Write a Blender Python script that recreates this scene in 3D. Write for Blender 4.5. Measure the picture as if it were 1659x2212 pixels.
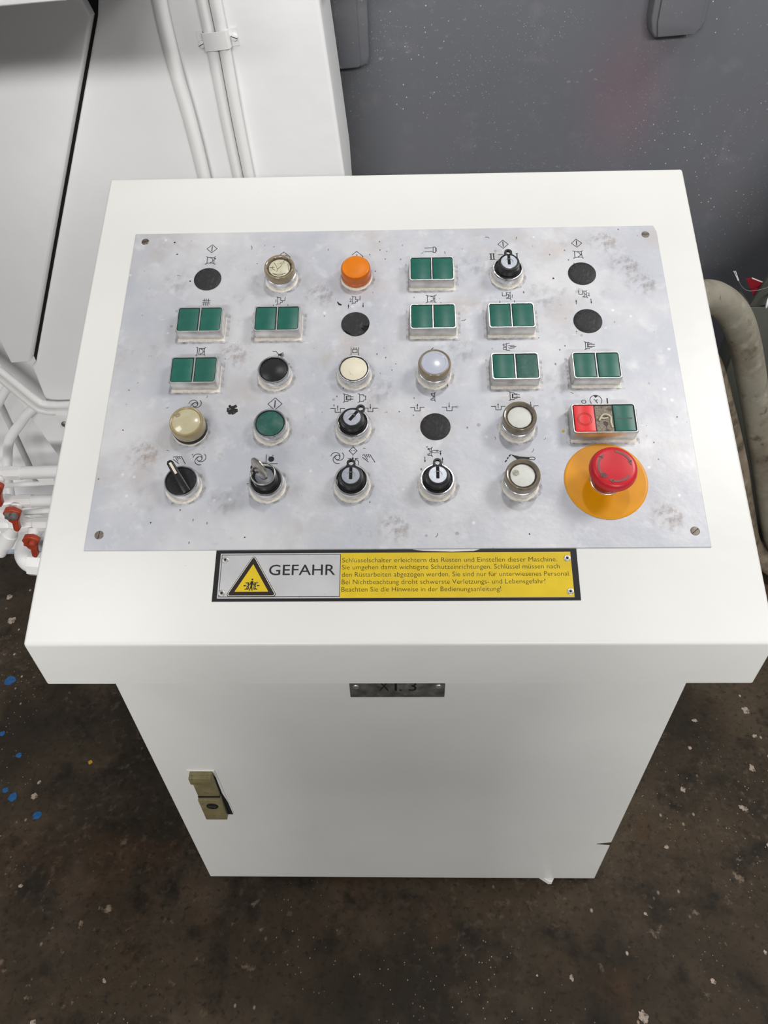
import bpy, bmesh, math, random
from mathutils import Matrix, Vector, Euler, noise as mnoise

for o in list(bpy.data.objects):
    bpy.data.objects.remove(o)
SC = bpy.context.scene
COL = SC.collection
RND = random.Random(7)

# ---------------------------------------------------------------- camera
cam_data = bpy.data.cameras.new('camera')
cam = bpy.data.objects.new('camera', cam_data)
COL.objects.link(cam)
cam_right = Vector((0.99967193, 0.01301096, -0.02206231))
cam_up = Vector((0.00700513, 0.68964063, 0.7241179))
cam_fwd = Vector((-0.02463653, 0.72403489, -0.68932323))
cm = Matrix.Identity(4)
for i in range(3):
    cm[i][0] = cam_right[i]
    cm[i][1] = cam_up[i]
    cm[i][2] = -cam_fwd[i]
cm[0][3], cm[1][3], cm[2][3] = 0.0078, -0.43654, 1.40863
cam.matrix_world = cm
cam_data.sensor_fit = 'VERTICAL'
cam_data.sensor_height = 36.0
cam_data.lens = 36.0 * 1569.96 / 2212.0
cam_data.clip_start = 0.02
cam_data.clip_end = 60
SC.camera = cam

# ---------------------------------------------------------------- world, lamps, exposure
world = bpy.data.worlds.new('workshop_air')
SC.world = world
world.use_nodes = True
bg = world.node_tree.nodes['Background']
bg.inputs[0].default_value = (0.97, 1.0, 1.03, 1)
bg.inputs[1].default_value = 0.185

def area_lamp(name, loc, target, sx, sy, power, color=(1, 0.985, 0.96)):
    d = bpy.data.lights.new(name, 'AREA')
    d.shape = 'RECTANGLE'
    d.size, d.size_y = sx, sy
    d.energy = power
    d.color = color
    o = bpy.data.objects.new(name, d)
    COL.objects.link(o)
    o.location = loc
    v = Vector(target) - Vector(loc)
    o.rotation_euler = v.to_track_quat('-Z', 'Y').to_euler()
    return o

area_lamp('hall_lamp', (0.46, 0.66, 4.6), (0.1, 0.5, 0.8), 0.3, 0.22, 22)
area_lamp('hall_lamp', (2.3, 0.55, 3.5), (0.1, 0.4, 0.9), 0.9, 0.9, 52)
area_lamp('hall_lamp', (0.0, -5.0, 3.1), (0.0, 0.6, 0.8), 4.8, 0.45, 312)
area_lamp('hall_lamp', (-2.2, -0.7, 3.5), (-0.1, 0.4, 0.9), 0.9, 0.9, 20)

SC.view_settings.view_transform = 'Standard'
SC.view_settings.look = 'None'
SC.view_settings.gamma = 1.0
SC.view_settings.use_curve_mapping = False
SC.view_settings.exposure = 0.0

# ---------------------------------------------------------------- object helpers
WM = {}
def setw(o, world, parent):
    WM[o.name] = world.copy()
    if parent is None:
        o.matrix_world = world
    else:
        o.parent = parent
        o.matrix_parent_inverse = Matrix.Identity(4)
        o.matrix_basis = WM[parent.name].inverted() @ world

def put(name, me, mat, parent=None, world=None, label=None, cat=None, group=None, kind=None):
    """link mesh me as ONE object; without a world matrix a child sits in its parent's frame"""
    o = bpy.data.objects.new(name, me)
    COL.objects.link(o)
    if mat is not None and len(me.materials) == 0:
        me.materials.append(mat)
    if world is None:
        world = WM[parent.name] if parent is not None else Matrix.Identity(4)
    setw(o, world, parent)
    for k, v in (('label', label), ('category', cat), ('group', group), ('kind', kind)):
        if v:
            o[k] = v
    return o

def thing(name, loc, label, cat, group=None):
    o = bpy.data.objects.new(name, None)
    o.empty_display_size = 0.05
    COL.objects.link(o)
    setw(o, Matrix.Translation(loc), None)
    o['label'] = label
    o['category'] = cat
    if group:
        o['group'] = group
    return o

def T(x, y, z=0.0):
    return Matrix.Translation((x, y, z))
def RZ(a):
    return Matrix.Rotation(math.radians(a), 4, 'Z')

# ---------------------------------------------------------------- mesh helpers
def finish(bm, smooth=35):
    bmesh.ops.recalc_face_normals(bm, faces=bm.faces)
    me = bpy.data.meshes.new('m')
    bm.to_mesh(me)
    bm.free()
    if smooth:
        me.polygons.foreach_set('use_smooth', [True] * len(me.polygons))
        me.set_sharp_from_angle(angle=math.radians(smooth))
    return me

def add_box(bm, x0, x1, y0, y1, z0, z1):
    vs = [bm.verts.new(p) for p in ((x0,y0,z0),(x1,y0,z0),(x1,y1,z0),(x0,y1,z0),(x0,y0,z1),(x1,y0,z1),(x1,y1,z1),(x0,y1,z1))]
    for f in ((0,3,2,1),(4,5,6,7),(0,1,5,4),(1,2,6,5),(2,3,7,6),(3,0,4,7)):
        bm.faces.new([vs[i] for i in f])
    return vs

def bevel_all(bm, w, seg=2, edges=None):
    bmesh.ops.bevel(bm, geom=list(edges if edges is not None else bm.edges), offset=w, segments=seg, affect='EDGES', profile=0.5, clamp_overlap=True)

def box(x0, x1, y0, y1, z0, z1, bev=0.0, seg=2):
    bm = bmesh.new()
    add_box(bm, x0, x1, y0, y1, z0, z1)
    if bev:
        bevel_all(bm, bev, seg)
    return finish(bm)

def add_lathe(bm, prof, n=48, sq=None):
    """revolve (r, z) points about z; r==0 gives a pole; sq(i) scales the radius"""
    rings = []
    for r, z in prof:
        if r <= 1e-9:
            rings.append([bm.verts.new((0, 0, z))])
        else:
            ring = []
            for i in range(n):
                a = 2 * math.pi * i / n
                k = sq(i, r, z) if sq else 1.0
                ring.append(bm.verts.new((r * k * math.cos(a), r * k * math.sin(a), z)))
            rings.append(ring)
    for A, B in zip(rings, rings[1:]):
        if len(A) == 1 and len(B) == 1:
            continue
        for i in range(n):
            j = (i + 1) % n
            if len(A) == 1:
                bm.faces.new((A[0], B[i], B[j]))
            elif len(B) == 1:
                bm.faces.new((A[i], A[j], B[0]))
            else:
                bm.faces.new((A[i], A[j], B[j], B[i]))

def lathe(prof, n=48, sq=None, smooth=40):
    bm = bmesh.new()
    add_lathe(bm, prof, n, sq)
    return finish(bm, smooth)

def add_prism(bm, poly, z0, z1):
    a = [bm.verts.new((x, y, z0)) for x, y in poly]
    b = [bm.verts.new((x, y, z1)) for x, y in poly]
    n = len(poly)
    fa = bm.faces.new(a[::-1])
    fb = bm.faces.new(b)
    for i in range(n):
        j = (i + 1) % n
        bm.faces.new((a[i], a[j], b[j], b[i]))
    return a, b, fb

def prism(poly, z0, z1, bev=0.0, seg=2, tri=True):
    bm = bmesh.new()
    a, b, fb = add_prism(bm, poly, z0, z1)
    bmesh.ops.recalc_face_normals(bm, faces=bm.faces)
    if bev:
        bevel_all(bm, bev, seg, edges=list(fb.edges))
    bmesh.ops.triangulate(bm, faces=[f for f in bm.faces if len(f.verts) > 4])
    return finish(bm)

def rrect(x0, x1, y0, y1, r, n=4):
    pts = []
    for cx, cy, a0 in ((x1 - r, y1 - r, 0), (x0 + r, y1 - r, 90), (x0 + r, y0 + r, 180), (x1 - r, y0 + r, 270)):
        for i in range(n + 1):
            a = math.radians(a0 + 90 * i / n)
            pts.append((cx + r * math.cos(a), cy + r * math.sin(a)))
    return pts

def catmull(pts, k=8):
    P = [Vector(p) for p in pts]
    P = [P[0] * 2 - P[1]] + P + [P[-1] * 2 - P[-2]]
    out = []
    for i in range(1, len(P) - 2):
        for s in range(k):
            t = s / k
            a, b, c, d = P[i - 1], P[i], P[i + 1], P[i + 2]
            out.append(0.5 * ((2 * b) + (c - a) * t + (2 * a - 5 * b + 4 * c - d) * t * t + (3 * b - a - 3 * c + d) * t ** 3))
    out.append(P[-2])
    return out

def add_tube(bm, pts, r, n=14, closed=False, cap=True):
    P = [Vector(p) for p in pts]
    rs = r if isinstance(r, (list, tuple)) else [r] * len(P)
    up = None
    rings = []
    m = len(P)
    for i in range(m):
        if closed:
            d = (P[(i + 1) % m] - P[i - 1]).normalized()
        else:
            d = (P[min(i + 1, m - 1)] - P[max(i - 1, 0)]).normalized()
        if up is None:
            up = Vector((0, 0, 1)) if abs(d.z) < 0.9 else Vector((0, 1, 0))
        side = d.cross(up).normalized()
        up = side.cross(d).normalized()
        rings.append([bm.verts.new(P[i] + (side * math.cos(2 * math.pi * k / n) + up * math.sin(2 * math.pi * k / n)) * rs[i]) for k in range(n)])
    rng = range(m if closed else m - 1)
    for i in rng:
        A, B = rings[i], rings[(i + 1) % m]
        for k in range(n):
            l = (k + 1) % n
            bm.faces.new((A[k], A[l], B[l], B[k]))
    if cap and not closed:
        bm.faces.new(rings[0][::-1])
        bm.faces.new(rings[-1])

def tube(pts, r, n=14, closed=False):
    bm = bmesh.new()
    add_tube(bm, pts, r, n, closed)
    return finish(bm, 50)

def add_stroke(bm, pts, w, z0, z1):
    """a flat ribbon of width w with mitred joints, from z0 up to z1"""
    P = [Vector((p[0], p[1])) for p in pts]
    closed = len(P) > 2 and (P[0] - P[-1]).length < 1e-7
    if closed:
        P = P[:-1]
    m = len(P)
    L, Rr = [], []
    for i in range(m):
        if closed:
            d0, d1 = (P[i] - P[i - 1]), (P[(i + 1) % m] - P[i])
        else:
            d0 = P[i] - P[max(i - 1, 0)] if i else P[1] - P[0]
            d1 = P[i + 1] - P[i] if i < m - 1 else d0
        d0, d1 = d0.normalized(), d1.normalized()
        n0, n1 = Vector((-d0.y, d0.x)), Vector((-d1.y, d1.x))
        nn = n0 + n1
        nn = n0 if nn.length < 1e-6 else nn.normalized()
        k = min(1 / max(nn.dot(n0), 0.35), 2.2) * w / 2
        e = Vector((0, 0))
        if not closed and i == 0:
            e = -d0 * w * 0.35
        if not closed and i == m - 1:
            e = d1 * w * 0.35
        L.append(P[i] + nn * k + e)
        Rr.append(P[i] - nn * k + e)
    for i in range(m if closed else m - 1):
        j = (i + 1) % m
        q = [L[i], L[j], Rr[j], Rr[i]]
        t = [bm.verts.new((v.x, v.y, z1)) for v in q]
        b = [bm.verts.new((v.x, v.y, z0)) for v in q]
        bm.faces.new(t)
        for a in range(4):
            c = (a + 1) % 4
            bm.faces.new((b[a], b[c], t[c], t[a]))

def arc(cx, cy, r, a0, a1, n=14):
    return [(cx + r * math.cos(math.radians(a0 + (a1 - a0) * i / n)), cy + r * math.sin(math.radians(a0 + (a1 - a0) * i / n))) for i in range(n + 1)]

def text_mesh(s, width=None, height=None, thin=0.0, align='LEFT'):
    cu = bpy.data.curves.new('t', 'FONT')
    cu.body = s
    cu.align_x = align
    cu.size = 1.0
    cu.resolution_u = 3
    cu.offset = thin
    o = bpy.data.objects.new('t', cu)
    COL.objects.link(o)
    dg = bpy.context.evaluated_depsgraph_get()
    me = bpy.data.meshes.new_from_object(o.evaluated_get(dg))
    bpy.data.objects.remove(o)
    me.materials.clear()
    xs = [v.co.x for v in me.vertices]
    ys = [v.co.y for v in me.vertices]
    w, h = max(xs) - min(xs), max(ys) - min(ys)
    ky = (height / 0.69) if height else (width / w)      # cap height of the built-in face is about 0.69
    kx = (width / w) if width else ky
    x0 = min(xs) if align == 'LEFT' else 0
    for v in me.vertices:
        v.co = ((v.co.x - x0) * kx, v.co.y * ky, 0)
    return me

# ---------------------------------------------------------------- materials
def nd(nt, t, **kw):
    n = nt.nodes.new(t)
    for k, v in kw.items():
        setattr(n, k, v)
    return n

def mat(name, col, rough=0.5, metal=0.0, var=0.0, vscale=8.0, bump=0.0, bscale=40.0, coat=0.0, trans=0.0, dark=None, dscale=30.0, damt=0.5, dlo=0.55, dhi=0.7, ior=1.45, rvar=0.0, sss=0.0, emit=None):
    m = bpy.data.materials.new(name)
    m.use_nodes = True
    nt = m.node_tree
    b = nt.nodes['Principled BSDF']
    b.inputs['Roughness'].default_value = rough
    b.inputs['Metallic'].default_value = metal
    b.inputs['IOR'].default_value = ior
    b.inputs['Coat Weight'].default_value = coat
    b.inputs['Coat Roughness'].default_value = 0.08
    b.inputs['Transmission Weight'].default_value = trans
    tc = nd(nt, 'ShaderNodeTexCoord')
    c4 = (*col, 1)
    b.inputs['Base Color'].default_value = c4
    sock = None
    if var:
        n = nd(nt, 'ShaderNodeTexNoise')
        n.inputs['Scale'].default_value = vscale
        n.inputs['Detail'].default_value = 5
        nt.links.new(tc.outputs['Object'], n.inputs['Vector'])
        r = nd(nt, 'ShaderNodeValToRGB')
        r.color_ramp.elements[0].position = 0.3
        r.color_ramp.elements[1].position = 0.7
        r.color_ramp.elements[0].color = tuple(max(0, c * (1 - var)) for c in col) + (1,)
        r.color_ramp.elements[1].color = tuple(min(1, c * (1 + var)) for c in col) + (1,)
        nt.links.new(n.outputs['Fac'], r.inputs['Fac'])
        sock = r.outputs['Color']
    if dark is not None:
        n = nd(nt, 'ShaderNodeTexNoise')
        n.inputs['Scale'].default_value = dscale
        n.inputs['Detail'].default_value = 8
        n.inputs['Roughness'].default_value = 0.65
        nt.links.new(tc.outputs['Object'], n.inputs['Vector'])
        r = nd(nt, 'ShaderNodeValToRGB')
        r.color_ramp.elements[0].position = dlo
        r.color_ramp.elements[1].position = dhi
        r.color_ramp.elements[0].color = (0, 0, 0, 1)
        r.color_ramp.elements[1].color = (damt, damt, damt, 1)
        nt.links.new(n.outputs['Fac'], r.inputs['Fac'])
        mx = nd(nt, 'ShaderNodeMix', data_type='RGBA')
        nt.links.new(r.outputs['Color'], mx.inputs[0])
        if sock:
            nt.links.new(sock, mx.inputs[6])
        else:
            mx.inputs[6].default_value = c4
        mx.inputs[7].default_value = (*dark, 1)
        sock = mx.outputs[2]
    if sock:
        nt.links.new(sock, b.inputs['Base Color'])
    if rvar:
        n = nd(nt, 'ShaderNodeTexNoise')
        n.inputs['Scale'].default_value = 60
        n.inputs['Detail'].default_value = 4
        nt.links.new(tc.outputs['Object'], n.inputs['Vector'])
        mr = nd(nt, 'ShaderNodeMapRange')
        mr.inputs[3].default_value = max(0.02, rough - rvar)
        mr.inputs[4].default_value = rough + rvar
        nt.links.new(n.outputs['Fac'], mr.inputs[0])
        nt.links.new(mr.outputs[0], b.inputs['Roughness'])
    if bump:
        n = nd(nt, 'ShaderNodeTexNoise')
        n.inputs['Scale'].default_value = bscale
        n.inputs['Detail'].default_value = 3
        nt.links.new(tc.outputs['Object'], n.inputs['Vector'])
        bp = nd(nt, 'ShaderNodeBump')
        bp.inputs['Strength'].default_value = bump
        bp.inputs['Distance'].default_value = 0.002
        nt.links.new(n.outputs['Fac'], bp.inputs['Height'])
        nt.links.new(bp.outputs['Normal'], b.inputs['Normal'])
    return m

def layer(nt, tc, base, col, kind, scale, lo, hi, amt, mask=None, seed=(0, 0, 0), stretch=None):
    """mix col over the socket base wherever a thresholded texture says so"""
    src = tc.outputs['Object']
    mp = nd(nt, 'ShaderNodeMapping')
    mp.inputs['Location'].default_value = seed
    if stretch:
        mp.inputs['Scale'].default_value = stretch
    nt.links.new(src, mp.inputs['Vector'])
    if kind == 'noise':
        n = nd(nt, 'ShaderNodeTexNoise')
        n.inputs['Detail'].default_value = 7
        n.inputs['Roughness'].default_value = 0.62
        out = n.outputs['Fac']
    else:
        n = nd(nt, 'ShaderNodeTexVoronoi')
        out = n.outputs['Distance']
    n.inputs['Scale'].default_value = scale
    nt.links.new(mp.outputs['Vector'], n.inputs['Vector'])
    mr = nd(nt, 'ShaderNodeMapRange', clamp=True)
    mr.inputs[1].default_value = lo
    mr.inputs[2].default_value = hi
    mr.inputs[3].default_value = 0.0 if kind == 'noise' else amt
    mr.inputs[4].default_value = amt if kind == 'noise' else 0.0
    nt.links.new(out, mr.inputs[0])
    f = mr.outputs[0]
    if mask:
        n2 = nd(nt, 'ShaderNodeTexNoise')
        n2.inputs['Scale'].default_value = mask[0]
        n2.inputs['Detail'].default_value = 3
        nt.links.new(mp.outputs['Vector'], n2.inputs['Vector'])
        m2 = nd(nt, 'ShaderNodeMapRange', clamp=True)
        m2.inputs[1].default_value = mask[1]
        m2.inputs[2].default_value = mask[2]
        nt.links.new(n2.outputs['Fac'], m2.inputs[0])
        mu = nd(nt, 'ShaderNodeMath', operation='MULTIPLY')
        nt.links.new(f, mu.inputs[0])
        nt.links.new(m2.outputs[0], mu.inputs[1])
        f = mu.outputs[0]
    mx = nd(nt, 'ShaderNodeMix', data_type='RGBA')
    nt.links.new(f, mx.inputs[0])
    if isinstance(base, tuple):
        mx.inputs[6].default_value = (*base, 1)
    else:
        nt.links.new(base, mx.inputs[6])
    mx.inputs[7].default_value = (*col, 1)
    return mx.outputs[2]

def layered(name, base, layers, rough=0.5, metal=0.0, bump=0.0, bscale=40.0, coat=0.0):
    m = mat(name, base, rough, metal, bump=bump, bscale=bscale, coat=coat)
    nt = m.node_tree
    tc = nd(nt, 'ShaderNodeTexCoord')
    s = base
    for L in layers:
        s = layer(nt, tc, s, *L)
    nt.links.new(s, nt.nodes['Principled BSDF'].inputs['Base Color'])
    return m

SYMBOLS = [
 (([(-236.6,490.2),(-235.0,490.0),(-234.5,488.6),(-234.6,480.1),(-234.8,479.0),(-236.7,478.4)],[(-223.9,490.0),(-225.6,489.6),(-225.8,488.5),(-225.8,479.9),(-225.7,479.0),(-224.0,478.3)],[(-234.5,488.8),(-225.9,488.7)],[(-234.6,480.1),(-225.8,479.9)],[(-230.3,488.8),(-230.0,487.4),(-227.6,486.7),(-227.6,484.1),(-227.9,481.7),(-230.1,481.3),(-230.4,480.0)],[(-227.6,484.3),(-225.8,484.3)]),(),()),
 (([(38.7,426.0),(40.6,425.6),(40.6,415.8),(38.8,414.6)],[(51.6,426.3),(49.7,425.4),(49.3,415.7),(51.1,414.9)],[(40.6,425.0),(49.5,424.8)],[(40.6,416.1),(49.3,416.0)],[(45.1,424.7),(45.0,423.5),(47.7,423.5),(47.6,417.9),(44.9,417.9),(44.9,416.1)],[(47.6,420.5),(49.4,420.4)]),(),()),
 (([(131.6,429.2),(131.4,423.5),(136.4,423.4),(136.6,428.6)],[(136.6,428.1),(141.0,428.0)],[(141.9,429.2),(141.0,428.2),(140.7,418.9),(141.6,417.6)],[(136.8,425.9),(138.9,425.8),(138.7,420.9),(136.5,420.7),(136.4,419.1),(140.7,419.1)],[(138.9,423.4),(140.8,423.3)],[(143.5,425.0),(143.0,420.8)],[(145.7,416.5),(145.5,412.6)]),([(126.9,412.7),(128.0,416.5),(128.5,412.7)],),()),
 (([(-235.3,354.9),(-233.7,354.7),(-233.7,352.8),(-233.6,344.0),(-235.3,343.6)],[(-223.6,354.7),(-224.7,354.6),(-225.1,353.4),(-224.9,344.4),(-224.1,343.3)],[(-225.1,353.4),(-231.6,353.5),(-231.5,344.5),(-225.0,344.4)],[(-229.6,353.2),(-229.3,351.7),(-227.0,351.4),(-226.7,346.7),(-229.4,346.4),(-229.8,344.7)],[(-226.8,349.0),(-224.9,349.0)]),(),()),
 (([(222.2,490.2),(224.1,490.0),(224.4,488.9),(224.2,480.3),(224.1,479.3),(222.2,478.9)],[(234.8,490.2),(233.4,489.8),(233.0,488.8),(233.2,480.2),(233.3,479.1),(234.8,479.0)],[(224.4,489.0),(233.1,489.0)],[(224.2,480.1),(233.2,480.2)],[(228.7,488.9),(228.7,487.5),(231.0,487.0),(231.0,482.3),(228.9,481.8),(228.6,480.2)],[(231.0,484.6),(233.2,484.6)]),(),()),
 (([(223.7,430.0),(223.8,424.2),(228.6,424.2),(228.9,429.9)],[(228.8,428.6),(232.8,428.7)],[(233.7,429.8),(232.8,428.8),(233.0,419.9),(233.6,418.6)],[(228.9,426.6),(231.0,426.1),(230.9,421.6),(228.5,421.3),(228.4,419.9),(233.0,419.9)],[(231.0,424.1),(232.9,424.1)],[(219.5,409.8),(219.5,413.7)],[(237.5,417.1),(237.4,412.4)]),([(218.6,413.2),(219.6,416.7),(220.4,413.4)],[(236.6,412.7),(238.4,413.0),(237.4,409.9)]),()),
 (([(-143.4,426.5),(-142.3,426.2),(-141.7,416.2),(-143.2,415.1)],[(-142.3,425.6),(-138.5,425.5),(-138.2,421.0),(-133.3,420.9),(-133.3,426.8)],[(-141.7,416.2),(-138.7,416.1),(-138.7,418.5),(-136.2,418.5),(-136.1,420.5)],[(-129.1,415.3),(-128.9,411.4)]),([(-147.8,411.7),(-146.9,415.6),(-145.7,411.7)],),()),
 (([(-51.3,426.3),(-50.4,425.6),(-50.2,415.5),(-51.4,414.6)],[(-50.4,425.2),(-46.7,425.1),(-46.5,420.7),(-41.4,420.5),(-41.5,426.3)],[(-50.2,415.8),(-47.0,415.7),(-47.0,418.0),(-44.5,418.0),(-44.4,420.0)],[(-55.4,408.0),(-55.3,411.4)],[(-37.6,415.9),(-37.6,412.0)]),([(-56.2,411.1),(-55.3,414.7),(-54.4,411.1)],[(-38.6,412.2),(-36.6,412.2),(-37.5,408.6)]),()),
 (([(38.4,498.3),(49.0,498.4)],[(38.6,492.5),(48.9,492.4)],[(49.3,498.4),(49.6,499.8),(51.6,499.9),(52.3,498.3),(52.2,492.8),(51.6,491.1),(49.4,491.1),(49.0,492.6),(49.3,498.4)],[(52.4,498.3),(53.3,498.0),(53.3,493.3),(52.3,492.9)]),(),()),
 (([(119.0,487.7),(125.6,487.7)],[(119.3,478.9),(125.8,478.9)],[(130.2,486.2),(135.8,486.3)],[(151.8,487.6),(154.5,487.7)],[(151.6,479.1),(154.5,479.2)]),(),([(120.8,487.7),(120.8,479.0)],[(124.1,487.6),(124.3,478.9)],[(153.1,487.6),(153.0,479.2)])),
 (([(-234.5,423.1),(-224.8,422.9)],[(-234.5,420.3),(-224.8,420.3)],[(-234.2,417.8),(-224.9,417.8)],[(-232.5,425.4),(-232.6,415.5)],[(-230.1,425.3),(-230.0,415.4)],[(-227.2,425.3),(-227.4,415.4)]),(),()),
 (([(-143.4,347.8),(-139.8,347.8),(-136.6,344.0),(-136.5,341.7),(-137.4,340.2)],[(-136.6,343.1),(-131.3,346.1)],[(-136.6,343.1),(-130.7,344.5)],[(-136.6,343.1),(-130.3,342.8)],[(-136.6,343.1),(-130.2,341.0)],[(-136.6,343.1),(-131.5,339.6)]),(),()),
 (([(-50.8,351.7),(-50.6,341.8),(-52.0,341.1)],[(-42.1,351.7),(-41.9,338.9)],[(-49.1,349.4),(-43.6,349.3),(-43.5,344.9),(-49.0,344.9),(-49.1,349.4)],[(-47.5,349.4),(-47.6,351.6)],[(-44.9,349.3),(-45.0,351.6)]),(),()),
 (([(41.9,345.8),(46.0,350.2)],),(),()),
 (([(132.1,354.1),(128.2,353.9),(128.2,351.4),(130.3,351.4),(130.6,349.2),(128.3,349.2),(128.4,346.5),(131.7,346.5)],[(135.8,355.4),(132.4,355.0),(131.6,345.6),(135.6,345.5)],[(130.6,350.1),(131.9,350.0)],[(134.1,351.4),(136.0,352.2),(141.3,352.3)],[(134.3,348.7),(136.1,348.2),(141.4,348.6)],[(143.4,350.5),(137.4,350.4)]),([(135.7,350.4),(138.0,351.2),(137.9,349.6)],),()),
 (([(223.2,356.3),(224.5,355.8),(224.3,345.1),(223.0,344.9)],[(224.4,354.9),(228.9,354.8),(228.8,354.0),(232.2,353.7)],[(224.5,346.4),(228.8,346.4),(228.9,347.7),(231.9,347.8)],[(227.4,352.2),(235.4,352.2)],[(227.2,349.3),(235.1,349.4)]),(),([(227.3,353.3),(227.0,348.2)],)),
 (([(-58.8,289.1),(-57.9,289.2),(-57.4,287.7),(-57.2,279.0),(-57.4,277.9),(-58.5,277.7)],[(-57.4,287.9),(-53.3,287.8),(-53.1,286.6),(-50.2,286.4),(-50.0,284.8)],[(-57.2,279.1),(-53.1,279.0),(-53.0,280.5),(-49.9,280.5),(-50.0,283.8)],[(-54.6,284.9),(-47.0,284.9)],[(-54.6,281.9),(-47.0,281.9)]),(),([(-54.9,285.9),(-54.8,281.3)],)),
 (([(-41.8,288.8),(-40.1,288.7),(-39.8,287.5),(-39.7,278.8),(-39.9,277.7),(-41.6,277.6)],[(-39.8,287.5),(-35.4,287.5),(-35.3,286.0),(-32.9,285.8),(-32.8,280.7),(-35.1,280.5),(-35.3,278.8),(-39.6,278.9)]),(),()),
 (([(-72.9,269.9),(-67.5,269.8),(-67.4,265.0),(-61.4,264.9),(-61.5,269.7),(-56.5,269.7)],[(-64.6,267.4),(-64.7,271.4)],[(-34.2,269.8),(-30.0,269.7),(-30.0,265.0),(-24.5,265.0),(-24.4,269.6),(-19.1,269.6)],[(-27.4,274.8),(-27.4,271.0)]),([(-65.5,271.4),(-64.8,274.4),(-63.9,271.4)],[(-28.2,271.2),(-26.5,271.2),(-27.3,267.9)]),()),
 (([(47.5,289.5),(46.3,289.1),(46.3,278.7),(47.2,277.8)],[(46.3,288.2),(42.3,288.0),(42.4,286.2),(44.4,286.0),(44.3,281.0),(41.9,281.0),(42.0,279.3),(46.3,279.3)],[(44.4,283.6),(46.3,283.6)]),(),()),
 (([(18.1,270.3),(23.0,270.3),(23.2,265.7),(29.2,265.6),(29.3,270.2),(34.1,270.1)],[(26.3,268.1),(26.2,272.4)],[(54.2,270.2),(59.5,270.1),(59.5,265.5),(65.5,265.4),(65.7,270.3),(70.8,270.3)],[(62.4,275.7),(62.3,271.3)]),([(25.3,272.3),(26.2,275.3),(27.2,272.4)],[(61.6,271.5),(63.2,271.6),(62.3,268.6)]),()),
 (([(131.2,289.2),(132.4,288.9),(132.1,278.5),(131.1,277.6)],[(132.3,287.9),(136.9,287.8),(136.9,286.6),(140.1,286.4),(140.1,285.1)],[(132.1,279.2),(136.5,279.2),(136.7,280.5),(139.9,280.7),(140.1,283.7)],[(135.3,285.1),(143.1,285.2)],[(135.1,282.0),(143.3,282.0)]),(),([(135.0,286.1),(134.9,281.2)],)),
 (([(109.9,270.3),(115.1,270.2),(115.2,265.8),(120.8,265.7),(121.2,270.3),(125.9,270.3)],[(117.8,268.1),(117.9,271.8)],[(155.3,265.7),(157.9,265.7),(158.3,270.6),(163.2,270.7)],[(154.8,275.6),(154.8,271.9)]),([(116.9,271.9),(118.0,274.7),(118.7,272.1)],[(153.9,271.9),(155.7,272.1),(154.9,269.2)]),()),
 (([(42.4,219.5),(41.5,219.2),(41.0,217.9),(41.3,209.3),(41.5,208.2),(42.3,207.7)],[(41.1,217.9),(37.3,217.8),(37.3,216.3),(39.4,216.2),(39.3,211.2),(36.9,210.9),(36.9,209.4),(41.3,209.3)],[(39.4,213.7),(41.2,213.7)],[(42.0,214.3),(43.7,215.6),(48.7,215.6)],[(42.1,213.0),(43.6,212.3),(49.0,212.2)],[(46.1,214.3),(48.5,214.3)],[(49.7,214.3),(52.2,214.4)],[(50.9,214.1),(50.9,211.6)],[(33.5,207.4),(33.6,203.0)],[(53.0,200.0),(53.0,203.9)]),([(50.0,212.3),(52.0,212.3),(51.0,209.0)],[(32.7,203.2),(34.6,203.4),(33.7,200.3)],[(52.0,203.9),(52.9,207.0),(53.9,204.0)]),()),
 (([(-46.1,220.6),(-41.6,215.7),(-46.0,211.0),(-50.5,215.8),(-46.1,220.6)],[(-46.1,222.4),(-46.1,220.6)],[(-46.0,211.0),(-46.1,209.0)],[(-48.5,215.9),(-47.2,215.9)],[(-45.7,215.9),(-43.7,215.8)]),([(-51.0,215.8),(-49.6,217.0),(-49.6,214.7)],[(-41.1,215.8),(-42.5,216.9),(-42.4,214.7)]),()),
 (([(-52.3,198.5),(-52.4,201.2),(-51.4,203.0),(-50.2,204.5),(-48.7,205.8)],[(-51.7,206.4),(-48.5,206.3),(-49.2,203.4)],[(-39.9,198.3),(-39.4,201.1),(-40.1,203.1),(-41.5,204.6),(-43.3,205.8)],[(-40.4,206.3),(-43.7,206.2),(-43.1,203.4)]),(),()),
 (([(-35.6,210.1),(-33.6,210.9),(-30.1,204.9)],[(-35.4,207.6),(-28.8,201.9)],[(-31.7,210.9),(-29.4,207.5)],[(-31.7,210.9),(-30.8,210.9)],[(-29.5,211.0),(-27.4,207.5)],[(-29.5,211.0),(-28.5,211.0)],[(-27.6,210.7),(-26.9,210.6),(-21.6,201.3)]),(),()),
 (([(-247.2,209.8),(-244.9,210.6),(-241.4,204.6)],[(-246.7,207.3),(-240.0,201.7)],[(-243.2,210.6),(-240.8,207.5)],[(-243.2,210.6),(-242.3,210.6)],[(-241.0,210.6),(-238.7,207.6)],[(-241.0,210.6),(-240.1,210.6)],[(-239.0,210.6),(-237.9,210.5),(-232.5,201.3)]),(),()),
 (([(-142.7,212.1),(-142.6,200.9),(-129.7,200.7)],),(),()),
 (([(149.1,205.9),(153.2,206.0),(154.4,205.3),(154.8,204.2),(154.2,203.3),(153.5,202.8),(148.1,203.2)],),([(128.4,209.6),(138.3,206.8),(149.1,205.9),(148.1,203.2),(134.9,203.3)],),([(127.8,209.0),(126.6,207.4)],[(125.3,205.8),(124.3,204.3)],[(123.2,202.4),(121.9,200.7)])),
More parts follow.
